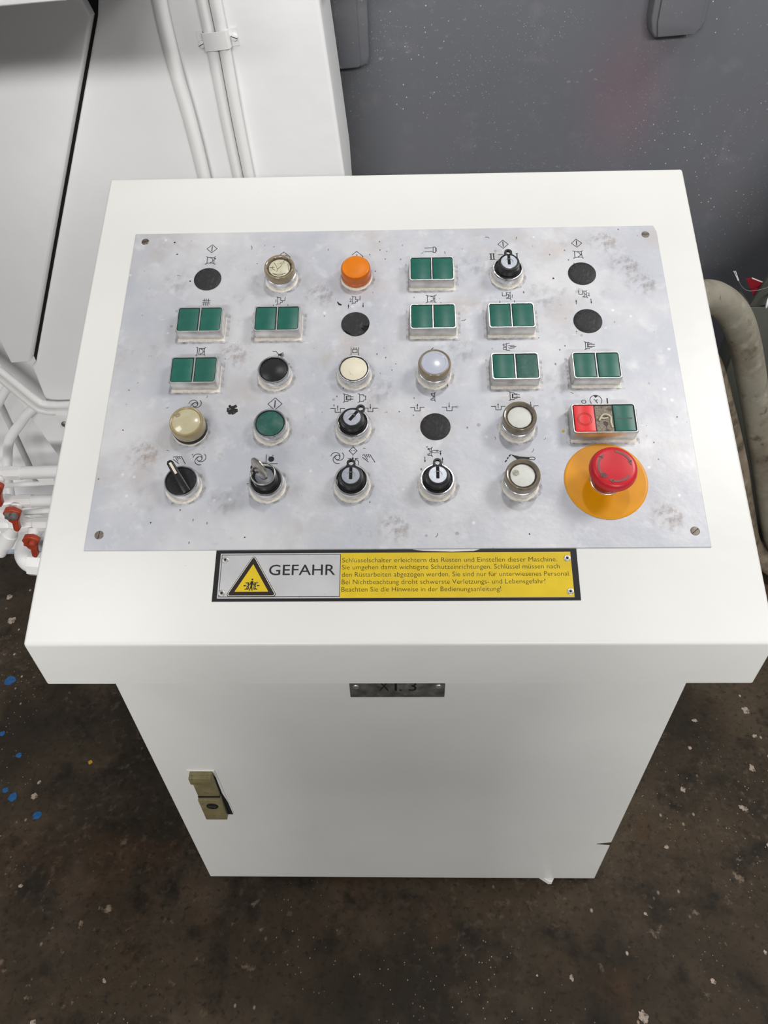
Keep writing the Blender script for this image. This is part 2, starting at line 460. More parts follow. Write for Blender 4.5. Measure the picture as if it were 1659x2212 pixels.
 (([(226.8,278.4),(228.8,275.7),(230.4,278.0)],[(228.8,275.7),(230.2,273.1)]),([(226.7,282.9),(232.1,282.9),(228.8,280.0)],),([(241.6,279.2),(241.4,272.6)],)),
 (([(-52.5,489.3),(-46.7,495.0),(-38.7,486.9),(-42.8,482.5)],[(-52.3,484.4),(-50.7,482.7)]),(),()),
 (([(-143.3,491.2),(-138.5,495.7),(-130.0,487.5),(-131.3,486.0)],[(-137.6,488.5),(-135.7,490.8),(-132.4,487.8),(-133.1,486.7)],[(-135.5,488.7),(-134.0,487.1)]),(),()),
]

# paints
M_DESK = mat('cream_white_paint', (0.755, 0.75, 0.725), 0.36, var=0.03, vscale=5, bump=0.26, bscale=30, dark=(0.35, 0.33, 0.3), dscale=150, dlo=0.72, dhi=0.76, damt=0.6)
M_MACH = mat('machine_white_paint', (0.86, 0.855, 0.86), 0.40, var=0.03, vscale=4, bump=0.42, bscale=26)
M_PIPE = mat('pipe_white_paint', (0.82, 0.815, 0.81), 0.33, bump=0.25, bscale=45)
M_ALU = layered('worn_aluminium', (0.521, 0.534, 0.582), [
    ((0.688, 0.681, 0.693), 'noise', 7, 0.42, 0.66, 0.95),
    ((0.499, 0.443, 0.416), 'noise', 13, 0.53, 0.76, 0.75, None, (3, 1, 0)),
    ((0.732, 0.732, 0.754), 'noise', 38, 0.56, 0.74, 0.7, None, (1, 5, 0)),
    ((0.365, 0.344, 0.333), 'noise', 55, 0.58, 0.70, 0.55, (8, 0.46, 0.68), (5, 2, 0)),
    ((0.931, 0.931, 0.931), 'voronoi', 60, 0.05, 0.15, 0.6, (14, 0.54, 0.62), (2, 2, 0)),
    ((0.078, 0.071, 0.067), 'voronoi', 110, 0.06, 0.13, 0.85, (22, 0.57, 0.61), (4, 7, 0), (1.0, 0.8, 1)),
    ((0.056, 0.050, 0.044), 'voronoi', 52, 0.025, 0.07, 0.9, (11, 0.53, 0.57), (8, 3, 0), (1, 0.6, 1)),
    ((0.266, 0.260, 0.254), 'voronoi', 42, 0.07, 0.11, 0.6, (9, 0.56, 0.58), (5, 1, 0)),
    ((0.931, 0.931, 0.953), 'voronoi', 30, 0.02, 0.05, 0.6, (10, 0.5, 0.58), (9, 9, 0), (0.4, 2.2, 1)),
], rough=0.5, metal=0.35, bump=0.12, bscale=160)
M_BEZEL = mat('brushed_chrome', (0.76, 0.755, 0.75), 0.24, 1.0, var=0.10, vscale=120, rvar=0.12, bump=0.05, bscale=300)
M_HOUS = mat('dull_cast_metal', (0.66, 0.65, 0.635), 0.36, 0.9, var=0.14, vscale=90, rvar=0.12, bump=0.08, bscale=250)
M_DISC = mat('steel_lock_face', (0.40, 0.42, 0.47), 0.34, 0.85, var=0.1, vscale=200)
M_GLOWBASE = mat('cream_glow_and_base', (0.82, 0.775, 0.70), 0.7, var=0.08, vscale=300, dark=(0.45, 0.37, 0.30), dscale=260, dlo=0.55, dhi=0.72, damt=0.7)  # cream stands in for light reflected below the bezels; brown specks are dirt
M_BLACK = mat('black_plastic', (0.013, 0.013, 0.015), 0.36, bump=0.06, bscale=500, dark=(0.07, 0.07, 0.072), dscale=260, dlo=0.58, dhi=0.75, damt=0.6)
M_BLANK = mat('matt_black_plug', (0.020, 0.020, 0.023), 0.55, bump=0.35, bscale=500, dark=(0.10, 0.098, 0.095), dscale=210, dlo=0.55, dhi=0.75, damt=0.6)
M_GAP = mat('dark_joint', (0.016, 0.018, 0.026), 0.45)
M_GREEN = mat('green_button_plastic', (0.012, 0.125, 0.092), 0.36, var=0.12, vscale=90, dark=(0.10, 0.17, 0.15), dscale=130, dlo=0.66, dhi=0.74, damt=0.5)
M_GREEN2 = mat('worn_green_plastic', (0.022, 0.11, 0.085), 0.42, var=0.2, vscale=150, dark=(0.10, 0.15, 0.14), dscale=230, dlo=0.55, dhi=0.68, damt=0.7)
M_RED = mat('red_button_plastic', (0.80, 0.018, 0.022), 0.35)
M_EMO = mat('emergency_red_plastic', (0.62, 0.018, 0.030), 0.34, var=0.07, vscale=60)
M_EMOD = mat('dark_red_stem', (0.34, 0.022, 0.006), 0.35)
M_YDISC = mat('amber_yellow_plastic', (0.76, 0.315, 0.0), 0.4, var=0.06, vscale=40, dark=(0.16, 0.07, 0.01), dscale=260, dlo=0.69, dhi=0.74, damt=0.7)
M_AMBER = mat('amber_lens', (0.76, 0.20, 0.0), 0.3, coat=0.25, var=0.08, vscale=60)
M_AMBERD = mat('amber_lens_rim', (0.56, 0.12, 0.0), 0.3, coat=0.25)
M_IVORY = mat('ivory_cap', (0.84, 0.77, 0.60), 0.40, dark=(0.34, 0.28, 0.2), dscale=150, dlo=0.60, dhi=0.68, damt=0.8)
M_CREAM = mat('yellowed_lens', (0.53, 0.48, 0.31), 0.22, coat=0.7, var=0.06, vscale=80)
M_CREAMR = mat('yellowed_lens_rim', (0.42, 0.33, 0.17), 0.25, coat=0.6, trans=0.15)
M_CLEAR = mat('grimy_clear_plastic', (0.27, 0.225, 0.16), 0.2, coat=0.6, trans=0.25, var=0.25, vscale=120)
M_CLEAR2 = mat('clear_plastic_rim', (0.38, 0.30, 0.185), 0.2, coat=0.6, trans=0.3, var=0.15, vscale=120)
M_GRIME = mat('brown_grime', (0.060, 0.040, 0.028), 0.45, var=0.5, vscale=160)
M_OPAL = mat('opal_white_disc', (0.70, 0.71, 0.66), 0.4, var=0.05, vscale=150)
M_AGED = mat('aged_white_disc', (0.60, 0.575, 0.42), 0.35, var=0.12, vscale=110, dark=(0.3, 0.26, 0.15), dscale=180, dlo=0.58, dhi=0.7, damt=0.6)
M_BLUE = mat('frosted_blue_white_lens', (0.545, 0.565, 0.66), 0.2, coat=0.8)
M_INK = mat('black_engraving', (0.012, 0.012, 0.014), 0.55)
M_SCREW = mat('tarnished_screw', (0.22, 0.19, 0.16), 0.45, 0.8, var=0.3, vscale=300)
M_SIGNM = mat('sign_aluminium', (0.56, 0.555, 0.565), 0.42, 0.25, var=0.08, vscale=30, dark=(0.30, 0.29, 0.28), dscale=200, dlo=0.64, dhi=0.72, damt=0.5)
M_SIGNY = mat('sign_yellow', (0.69, 0.49, 0.012), 0.42, var=0.07, vscale=40, dark=(0.25, 0.16, 0.01), dscale=260, dlo=0.68, dhi=0.73, damt=0.7)
M_SIGNK = mat('sign_black', (0.010, 0.010, 0.012), 0.4)
M_SIGNB = mat('sign_brown_black', (0.020, 0.013, 0.010), 0.4)
M_RIVET = mat('rivet_metal', (0.62, 0.60, 0.58), 0.35, 0.8)
M_NAME = mat('scratched_dark_steel', (0.17, 0.165, 0.155), 0.38, 0.45, var=0.5, vscale=60, dark=(.34, .33, .31), dscale=110, dlo=.58, dhi=.68, damt=.7)
M_LATCH = mat('brass_coloured_latch', (0.285, 0.245, 0.125), 0.42, 0.35, var=0.22, vscale=60, dark=(0.10, 0.08, 0.04), dscale=120, dlo=0.55, dhi=0.68, damt=0.7)
M_STEEL = mat('nickel_key', (0.50, 0.47, 0.43), 0.3, 1.0, var=0.3, vscale=260, rvar=0.1)
M_HOSE = layered('dirty_grey_rubber', (0.285, 0.265, 0.21), [
    ((0.16, 0.13, 0.095), 'noise', 8, 0.45, 0.66, 0.85),
    ((0.055, 0.043, 0.032), 'noise', 38, 0.55, 0.68, 0.85, (9, 0.46, 0.62), (1, 2, 3)),
    ((0.04, 0.032, 0.025), 'noise', 110, 0.62, 0.70, 0.8, (14, 0.50, 0.62), (6, 2, 3), (1, 1, .4)),
    ((0.44, 0.42, 0.355), 'noise', 24, 0.58, 0.72, 0.6, None, (4, 4, 1)),
], rough=0.45, bump=0.3, bscale=90)
M_HOSE2 = layered('brown_dirty_rubber', (0.21, 0.17, 0.12), [
    ((0.055, 0.04, 0.03), 'noise', 30, 0.46, 0.66, 0.85),
    ((0.36, 0.31, 0.235), 'noise', 22, 0.58, 0.73, 0.65, None, (4, 4, 1)),
], rough=0.55, bump=0.25, bscale=90)
M_BIN = mat('olive_grey_paint', (0.066, 0.067, 0.056), 0.5, var=0.12, vscale=7)
M_TAG = mat('crimson_sheet', (0.22, 0.006, 0.016), 0.4)
M_TAGE = mat('pale_edge', (0.75, 0.62, 0.62), 0.5)
M_WIRE = mat('grey_wire', (0.12, 0.13, 0.13), 0.4)
M_WHITE = mat('white_plastic', (0.80, 0.80, 0.80), 0.4)
M_VALVE = mat('red_painted_valve', (0.36, 0.050, 0.022), 0.3, var=0.25, vscale=40, bump=0.15, bscale=60)
M_VGREY = mat('grey_bare_casting', (0.15, 0.145, 0.14), 0.5, var=0.3, vscale=120)
M_SHADEBLACK = mat('shade_black', (0.004, 0.004, 0.004), 0.8)  # black used for shaded gaps, holes and the added light blockers
M_STEELEDGE = mat('blue_grey_edge', (0.30, 0.33, 0.39), 0.5, var=0.4, vscale=40)

M_WALL = layered('grey_enamel', (0.135, 0.140, 0.155), [
    ((0.152, 0.147, 0.163), 'noise', 3.0, 0.45, 0.7, 0.8),
    ((0.115, 0.123, 0.131), 'noise', 2.2, 0.5, 0.75, 0.7, None, (6, 1, 4)),
    ((0.66, 0.66, 0.68), 'voronoi', 75, 0.05, 0.12, 0.9, (5, 0.48, 0.62), (1, 1, 1)),
    ((0.60, 0.60, 0.62), 'voronoi', 170, 0.05, 0.16, 0.8, (7, 0.52, 0.64), (2, 5, 1)),
    ((0.42, 0.42, 0.44), 'noise', 60, 0.60, 0.70, 0.6, (4.5, 0.50, 0.66), (3, 3, 3), (1, 1, 1.8)),
    ((0.20, 0.20, 0.22), 'noise', 16, 0.56, 0.74, 0.55, None, (5, 3, 7)),
], rough=0.34, bump=0.12, bscale=60)
# a pink patch, fading outwards, mixed over the grey enamel
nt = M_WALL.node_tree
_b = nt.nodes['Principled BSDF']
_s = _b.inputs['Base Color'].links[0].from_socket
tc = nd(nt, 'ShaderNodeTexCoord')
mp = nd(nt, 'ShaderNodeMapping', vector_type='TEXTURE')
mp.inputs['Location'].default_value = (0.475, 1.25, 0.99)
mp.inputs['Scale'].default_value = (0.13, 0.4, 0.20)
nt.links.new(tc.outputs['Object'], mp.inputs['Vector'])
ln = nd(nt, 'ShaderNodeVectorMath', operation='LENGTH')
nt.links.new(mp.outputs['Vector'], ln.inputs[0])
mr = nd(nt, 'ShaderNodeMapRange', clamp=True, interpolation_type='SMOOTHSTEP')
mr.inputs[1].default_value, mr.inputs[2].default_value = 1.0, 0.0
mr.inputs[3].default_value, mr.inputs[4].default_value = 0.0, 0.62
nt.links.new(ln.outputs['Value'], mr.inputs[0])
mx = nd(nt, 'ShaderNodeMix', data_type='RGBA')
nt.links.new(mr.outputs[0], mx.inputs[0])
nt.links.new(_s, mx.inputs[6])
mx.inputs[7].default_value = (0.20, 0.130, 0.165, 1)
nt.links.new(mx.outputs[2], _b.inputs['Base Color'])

M_FLOOR = layered('oily_concrete', (0.052, 0.037, 0.0225), [
    ((0.017, 0.0125, 0.0075), 'noise', 1.9, 0.42, 0.60, 0.9),
    ((0.078, 0.057, 0.038), 'noise', 5.5, 0.52, 0.72, 0.8, None, (3, 3, 0)),
    ((0.095, 0.048, 0.022), 'noise', 4.2, 0.55, 0.75, 0.7, None, (8, 1, 0)),
    ((0.010, 0.0075, 0.005), 'noise', 14, 0.52, 0.66, 0.85, None, (1, 9, 0)),
    ((0.115, 0.088, 0.062), 'noise', 58, 0.54, 0.72, 0.75, (3, .4, .65), (5, 5, 0)),
    ((0.010, 0.008, 0.006), 'noise', 95, 0.54, 0.68, 0.75, None, (6, 2, 0)),
    ((0.34, 0.25, 0.18), 'noise', 33, 0.62, 0.69, 0.9, (1.7, 0.50, 0.66), (2, 6, 0)),
    ((0.50, 0.41, 0.33), 'voronoi', 36, 0.03, 0.11, 0.9, (3.2, 0.52, 0.60), (7, 2, 0), (1, .7, 1)),
    ((0.42, 0.34, 0.25), 'voronoi', 110, 0.05, 0.13, 0.85, (4, 0.52, 0.62), (3, 8, 0), (1, .8, 1)),
], rough=0.72, bump=0.9, bscale=48)
M_FLOOR.node_tree.nodes['Principled BSDF'].inputs['Specular IOR Level'].default_value = 0.3

# ================================================================ the setting
floor = put('floor', box(-2.6, 2.6, -2.4, 1.6, -0.06, 0.0), M_FLOOR, kind='structure')
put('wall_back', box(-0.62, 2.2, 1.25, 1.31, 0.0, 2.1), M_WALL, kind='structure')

def blob(seed, r, n=14, jag=0.3, sx=1.0, sy=1.0):
    rr = random.Random(seed)
    return [(r * sx * (1 + jag * (rr.random() - 0.5) * 2) * math.cos(2 * math.pi * i / n), r * sy * (1 + jag * (rr.random() - 0.5) * 2) * math.sin(2 * math.pi * i / n)) for i in range(n)]
M_SPOTB = mat('blue_paint_drop', (0.012, 0.085, 0.24), 0.4, var=0.3, vscale=120)
M_SPOTY = mat('ochre_paint_drop', (0.42, 0.24, 0.02), 0.5)
M_CHIP = mat('pale_paint_chip', (0.40, 0.32, 0.26), 0.65, var=0.4, vscale=160, dark=(.06, .045, .035), dscale=130, dlo=.46, dhi=.62, damt=.95)
for i, (x, y, r) in enumerate([(-.892, .492, .012), (-.857, .358, .006), (-.802, .308, .006), (-.80, .232, .006), (-.78, .218, .009), (-.717, .180, .0085)]):
    put('paint_spot', prism(blob(i, r, jag=.22), 0, .0006), M_SPOTB, floor, T(x, y, 0), label='blue paint spot' if i == 0 else None)
put('paint_spot', prism(blob(9, .0045), 0, .0006), M_SPOTY, floor, T(-.645, .293, 0), label='ochre paint spot')
for i, (x, y, r) in enumerate([(.562, .237, .012), (.668, .2, .015), (.714, .281, .016), (.744, .353, .010), (.746, .414, .014), (.602, .327, .008), (.5, .125, .007), (.433, .009, .006), (.229, -.087, .005), (.286, -.09, .008), (.392, -.143, .015), (.519, -.093, .012), (-.737, .249, .007), (-.736, .22, .012), (-.956, .665, .016), (-.991, .739, .014), (.63, .39, .009), (.69, .13, .007), (.62, -.05, .007), (-.70, .05, .006), (-.50, -.10, .006), (-.60, -.16, .008)]):
    put('paint_chip', prism(blob(30 + i, r * .72, 18, jag=.3, sx=RND.uniform(.45, 1.0), sy=RND.uniform(.45, 1.0)), 0, .0008), M_CHIP, floor, T(x, y, 0) @ RZ(RND.uniform(0, 180)))

# ================================================================ control console
TILT = 0.4291489798
CT, ST = math.cos(TILT), math.sin(TILT)
PAN = Matrix(((1, 0, 0, 0), (0, CT, -ST, 0), (0, ST, CT, 0.81), (0, 0, 0, 1)))   # panel frame: u right, v up the slope, w out of it
con = thing('control_console', (0, 0.28, 0.0), 'white sheet-steel control console with a sloping panel of buttons and a warning sign', 'control console')

# the desk top: a wedge shell with folded edges
bm = bmesh.new()
W2 = 0.3785
prof = [(0, 0.740), (0, 0.81), (0.568, 1.07), (0.568, 0.74)]
L = [bm.verts.new((-W2, y, z)) for y, z in prof]
R_ = [bm.verts.new((W2, y, z)) for y, z in prof]
bm.faces.new(L[::-1]); bm.faces.new(R_)
for i in range(4):
    j = (i + 1) % 4
    bm.faces.new((L[i], L[j], R_[j], R_[i]))
bmesh.ops.recalc_face_normals(bm, faces=bm.faces)
es = [e for e in bm.edges if max(v.co.z for v in e.verts) > 0.8]
bevel_all(bm, 0.0036, 4, es)
put('desk_top', finish(bm, 50), M_DESK, con, Matrix.Identity(4))

# cabinet under it: carcass, front door, plinth feet
put('cabinet', box(-.3485, .352, .084, .50, .013, .7402, .003), M_DESK, con, Matrix.Identity(4))
put('door', box(-.3485, .352, .0626, .0825, .0135, .7398, .003, 3), M_DESK, con, Matrix.Identity(4))
for x0, y0, y1 in ((.251, .058, .11), (-.28, .075, .11), (-.28, .44, .48), (.251, .44, .48)):
    put('foot', prism([(x0, y1), (x0 + .028, y1), (x0 + .028, y0 + .006), (x0 + .024, y0), (x0 + .018, y0), (x0, y0 + .012)], 0.0, .0132, .001, 1), M_DESK, con, Matrix.Identity(4))
# a chip out of the paint on the right edge of the door
put('paint_chip', prism([(.3515, -.0005), (.327, .0035), (.3515, .010)], 0, .0004), M_GRIME, con, T(0, .0623, .165) @ Matrix.Rotation(math.radians(90), 4, 'X'))

# latch: pull flap above, lock plate below
LF = Matrix(((1, 0, 0, -.2850), (0, 0, -1, .0626), (0, 1, 0, .351), (0, 0, 0, 1)))   # x right, y up the door, z towards the viewer
put('paint_rim', prism([(-.0212, -.072), (.0245, -.0735), (.0252, -.05), (.0228, -.02), (.0218, .03), (.020, .0715), (-.0205, .0725), (-.0216, .03)], 0, .0012, .0005, 1), M_DESK, con, LF)
bm = bmesh.new()
add_box(bm, -.0165, .0165, .002, .069, 0, .007)
bevel_all(bm, .0012, 2)
put('latch_recess', prism([(.0155, -.0712), (.0236, -.0722), (.0226, -.030), (.0188, .0), (.0184, .05), (.0155, .0685)], 0, .0015), M_GAP, con, LF)
latch = put('latch', finish(bm), M_LATCH, con, LF, label='brass-coloured latch with a pull flap and a lock plate')
put('pull_flap', prism(rrect(-.0165, .0165, .050, .069, .002), .007, .0125, .001, 2), M_LATCH, latch)
bm = bmesh.new()
add_box(bm, -.0168, .0168, -.069, -.0015, 0, .0115)
bevel_all(bm, .0013, 2)
put('lock_plate', finish(bm), M_LATCH, latch)
put('joint', box(-.0166, .0166, -.0018, .0016, .006, .0076), M_GAP, latch)
put('keyhole', lathe([(0, .0122), (.0088, .0122), (.0092, .0114)], 28), M_BLACK, latch, LF @ T(.002, -.021) )
put('keyhole_slot', box(-.006, .006, -.0008, .0008, .0121, .0126), M_SCREW, latch, LF @ T(.002, -.021) @ RZ(-6))

# engraved name plate just under the lip
NF = Matrix(((1, 0, 0, 0.0005), (0, 0, -1, .0626), (0, 1, 0, .6455), (0, 0, 0, 1)))
npl = put('name_plate', box(-.0586, .0586, -.0303, .0303, 0, .0014, .0004, 1), M_NAME, con, NF, label='dark scratched name plate stamped XI.3')
for x, y in ((-.0505, -.006), (.0505, -.0055)):
    put('rivet', lathe([(.0042, .0014), (.0042, .0022), (.003, .0031), (.0016, .0026), (0, .0028)], 20), M_RIVET, npl, NF @ T(x, y))
for ch, x, w in (('X', -.0225, .0125), ('1', -.0032, None), ('.', .0022, None), ('3', .0142, .0095)):
    put('lettering', text_mesh(ch, w, .0205) if w else text_mesh(ch, None, .0205), M_INK, npl, NF @ T(x, -.0155, .0016))

# aluminium instrument plate with screws, engraved symbols and dirt
plate = put('instrument_plate', prism([(-.3309, .1003), (.3299, .1003), (.3299, .519), (.327, .5288), (-.3309, .5288), (-.3309, .1003)][:5], -.0006, .0015, .0005, 1), M_ALU, con, PAN, label='worn aluminium instrument plate with engraved symbols')
for u, v, a in ((-.3168, .5155, 20), (.3153, .5143, 0), (-.3168, .1178, 85), (.3157, .1182, 40)):
    bm = bmesh.new()
    r = .0048
    add_lathe(bm, [(r, .0013), (r, .0019), (r * .9, .0023), (0, .0023)], 24)
    for v_ in list(bm.verts):
        pass
    ca, sa = math.cos(math.radians(a)), math.sin(math.radians(a))
    me = finish(bm)
    s = put('screw', me, M_SCREW, plate, PAN @ T(u, v))
    # the slot: a dark groove strip let into the head
    sl = prism([(-r * .85, -.0004), (r * .85, -.0004), (r * .85, .0004), (-r * .85, .0004)], .0023, .0024)
    sl.materials.append(M_INK)
    me.materials.append(M_INK)
    b2 = bmesh.new(); b2.from_mesh(me); n0 = len(b2.faces)
    b2.from_mesh(sl)
    b2.faces.ensure_lookup_table()
    vs = set()
    for f in b2.faces[n0:]:
        f.material_index = 1
        vs.update(f.verts)
    for q in vs:
        x, y = q.co.x, q.co.y
        q.co.x, q.co.y = x * ca - y * sa, x * sa + y * ca
    b2.to_mesh(me); b2.free()

SW = .0007
H0, H1 = .0014, .00165
def symbol(draw):
    bm = bmesh.new()
    draw(bm)
    return put('symbol', finish(bm, 0), M_INK, plate, PAN)
def mm(l):
    return [(a / 1000, b / 1000) for a, b in l]
for lines, fills, thick in SYMBOLS:
    items = [('l', mm(l)) for l in lines] + [('t', mm(l)) for l in thick] + [('f', mm(l)) for l in fills]
    groups = []
    for it in items:                       # strokes that lie together make one symbol
        hit = [g for g in groups if any(min((Vector(p) - Vector(q)).length for p in it[1] for q in o[1]) < .0052 for o in g)]
        g = [it]
        for h in hit:
            g += h
            groups.remove(h)
        groups.append(g)
    for g in groups:
        def draw(bm):
            for k, l in g:
                if k == 'f':
                    add_prism(bm, l, H0, H1)
                else:
                    add_stroke(bm, l, SW if k == 'l' else .0014, H0, H1)
        symbol(draw)
def auto(u, v):
    def draw(bm):
        add_stroke(bm, arc(u, v, .0028, 0, 360, 24), SW, H0, H1)
        for k in range(3):
            a = 100 + 120 * k
            # each arm is an arc that leaves the hub tangentially and sweeps round it
            R1 = .0052
            cx = u + (.0028 - R1) * math.cos(math.radians(a))
            cy = v + (.0028 - R1) * math.sin(math.radians(a))
            add_stroke(bm, arc(cx, cy, R1, a, a + 190, 20), SW, H0, H1)
    symbol(draw)
for p in ((-.2291, .2767), (-.2173, .2076), (-.0632, .2078)):
    auto(*p)
def diamond(u, v, r, bar):
    def draw(bm):
        add_stroke(bm, [(u - r, v), (u, v + r), (u + r, v), (u, v - r), (u - r, v)], SW, H0, H1)
        add_stroke(bm, [(u, v + bar), (u, v - bar)], .0011, H0, H1)
    symbol(draw)
for u, v, r in ((-.2301, .5027, .0064), (.1368, .5025, .0064), (.2284, .5023, .0064), (-.1369, .2766, .0081)):
    diamond(u, v, r, r * .56)
def disc(bm, u, v, r, n=24):
    add_prism(bm, [(u + r * math.cos(2 * math.pi * i / n), v + r * math.sin(2 * math.pi * i / n)) for i in range(n)], H0, H1)
symbol(lambda bm: disc(bm, -.1369, .2064, .0033))
symbol(lambda bm: disc(bm, -.0462, .2066, .00115))
symbol(lambda bm: add_stroke(bm, arc(.2287, .2768, .0067, 0, 360, 32), SW, H0, H1))
for ch, u, v, h in (('1', -.1441, .4207, .0048), ('2', -.0528, .4202, .0048), ('2', .2354, .4239, .0048), ('O', .2149, .2752, .0052), ('?', -.0468, .4872, .0062)):
    put('symbol', text_mesh(ch, None, h, align='CENTER'), M_INK, plate, PAN @ T(u, v - h / 2, H1))
# gum, paint specks and gouges left on the plate
for pts in ([(-69.4, 417.5), (-68.3, 418.6), (-66.8, 416.1), (-63.4, 414.2), (-63.7, 412.9), (-65.6, 412.7), (-67.5, 413.8)], [(34.7, 219.8), (36.8, 220.5), (36.9, 219.1)]):
    put('gouge', prism(mm(pts), .0014, .0017), M_INK, plate, PAN)
M_RES = mat('tarry_residue', (0.012, 0.011, 0.010), 0.6, var=0.6, vscale=300)
bm = bmesh.new()
for i in range(80):
    a, d = RND.uniform(0, 6.28), .0055 * RND.random() ** .7
    r = RND.uniform(.0006, .0019)
    bmesh.ops.create_icosphere(bm, subdivisions=1, radius=r, matrix=T(d * math.cos(a), d * math.sin(a) * 1.1, .0015) @ Matrix.Diagonal((1, 1, .6, 1)))
put('tarry_residue', finish(bm, 0), M_RES, plate, PAN @ T(-.1855, .270))
put('paint_fleck', lathe([(.0018, .0014), (.0014, .0021), (0, .0024)], 12), mat('yellow_fleck', (.6, .42, .02), .4), plate, PAN @ T(.1886, .238))
M_STAIN = mat('brown_stain', (.33, .27, .23), .6, var=.3, vscale=200)
for i in range(46):
    u, v = RND.uniform(-.32, .32), RND.uniform(.108, .52)
    k = RND.random()
    bm = bmesh.new()
    if k < .55:
        a = RND.uniform(0, 3.1); l = RND.uniform(.001, .004)
        add_stroke(bm, [(0, 0), (l * math.cos(a), l * math.sin(a)), (l * 1.6 * math.cos(a + .3), l * 1.6 * math.sin(a + .3))], RND.uniform(.0003, .0006), H0, H1)
    else:
        add_prism(bm, blob(200 + i, RND.uniform(.0005, .0012), 8, .4), H0, H1)
    put('gouge', finish(bm, 0), M_INK if k < .8 else M_STAIN, plate, PAN @ T(u, v))

# ---------------------------------------------------------------- devices on the panel
CU = [-.2312, -.1388, -.0463, .0461, .1384, .2305]
RV = [.455, .385, .315, .245, .175]
Z1 = .0015
def dev(name, me, m, u, v, label, rot=0):
    return put(name, me, m, con, PAN @ T(u, v, Z1) @ RZ(rot), label=label)
M_DIRT = mat('brown_dirt_film', (.20, .145, .10), .7)
nt = M_DIRT.node_tree
tc = nd(nt, 'ShaderNodeTexCoord')
n_ = nd(nt, 'ShaderNodeTexNoise')
n_.inputs['Scale'].default_value = 130
n_.inputs['Detail'].default_value = 8
nt.links.new(tc.outputs['Object'], n_.inputs['Vector'])
mr = nd(nt, 'ShaderNodeMapRange', clamp=True)
mr.inputs[1].default_value, mr.inputs[2].default_value = .44, .72
mr.inputs[4].default_value = .42
nt.links.new(n_.outputs['Fac'], mr.inputs[0])
nt.links.new(mr.outputs[0], nt.nodes['Principled BSDF'].inputs['Alpha'])
def dirt(p, outer, f):
    """thin film of dirt on the plate round a device"""
    put('dirt_film', prism(outer, -.00005, .00012), M_DIRT, p, f)
def glow_and_dirt(p, r, u, v):
    """pale ring with brown dirt below a round bezel, reflected glow put into its colour"""
    rr = random.Random(int(u * 1e4) + int(v * 1e5))
    pts = []
    n = 44
    for i in range(n):
        a = 2 * math.pi * i / n
        k = r + .0012 + rr.uniform(-.0003, .0004)
        pts.append((k * math.cos(a), k * math.sin(a) - .0017))
    put('reflected_glow', prism(pts, -.0001, .00025), M_GLOWBASE, p, PAN @ T(u, v, Z1))
    dirt(p, [(x * (1.13 + rr.uniform(-.04, .06)) + .0008, y * (1.10 + rr.uniform(-.04, .06))) for x, y in pts], PAN @ T(u, v, Z1))
def glow_and_dirt_sq(p, hw, hh, u, v):  # pale strip under a housing, reflected glow put into its colour
    rr = random.Random(int(u * 1e4) + int(v * 1e5))
    base = []
    x0, x1, y0, y1 = -hw + .0006, hw + .0012, -hh - .0038, hh - .002
    for k in range(16): base.append((x0 + (x1 - x0) * k / 16, y0 + rr.uniform(-.0004, .0005)))
    for k in range(8): base.append((x1 + rr.uniform(-.0004, .0003), y0 + (y1 - y0) * k / 8))
    base += [(x1 - .002, y1), (x0, y1)]
    put('reflected_glow', prism(base, -.0001, .00025), M_GLOWBASE, p, PAN @ T(u, v, Z1))
    dirt(p, [(x + rr.uniform(-.001, .001), y + rr.uniform(-.001, .001)) for x, y in rrect(-hw - .0035, hw + .0052, -hh - .0062, hh + .0022, .003, 6)], PAN @ T(u, v, Z1))

RB = .0190
def bezel_mesh(h=.0125, rin=.0162, floor_=.006):
    return lathe([(RB, 0), (RB, h * .55), (RB - .0002, h - .0012), (RB - .0011, h), (rin + .0006, h), (rin, h - .0006), (rin, floor_), (0, floor_)], 56)

def stain_mat(name, col, amt, scale):
    m = mat(name, col, .7)
    nt = m.node_tree
    tc = nd(nt, 'ShaderNodeTexCoord')
    n = nd(nt, 'ShaderNodeTexNoise')
    n.inputs['Scale'].default_value = scale
    n.inputs['Detail'].default_value = 9
    n.inputs['Roughness'].default_value = .68
    nt.links.new(tc.outputs['Object'], n.inputs['Vector'])
    a = nd(nt, 'ShaderNodeMapRange', clamp=True)
    a.inputs[1].default_value, a.inputs[2].default_value = .46, .74
    a.inputs[4].default_value = amt
    nt.links.new(n.outputs['Fac'], a.inputs[0])
    l = nd(nt, 'ShaderNodeVectorMath', operation='LENGTH')
    nt.links.new(tc.outputs['Object'], l.inputs[0])
    f = nd(nt, 'ShaderNodeMapRange', clamp=True, interpolation_type='SMOOTHSTEP')
    f.inputs[1].default_value, f.inputs[2].default_value = .028, .004
    nt.links.new(l.outputs['Value'], f.inputs[0])
    k = nd(nt, 'ShaderNodeMath', operation='MULTIPLY')
    nt.links.new(a.outputs[0], k.inputs[0])
    nt.links.new(f.outputs[0], k.inputs[1])
    nt.links.new(k.outputs[0], nt.nodes['Principled BSDF'].inputs['Alpha'])
    return m
M_RUST = stain_mat('faint_brown_stain', (.27, .18, .12), .5, 120)
M_GREYST = stain_mat('faint_grey_stain', (.28, .26, .25), .38, 70)
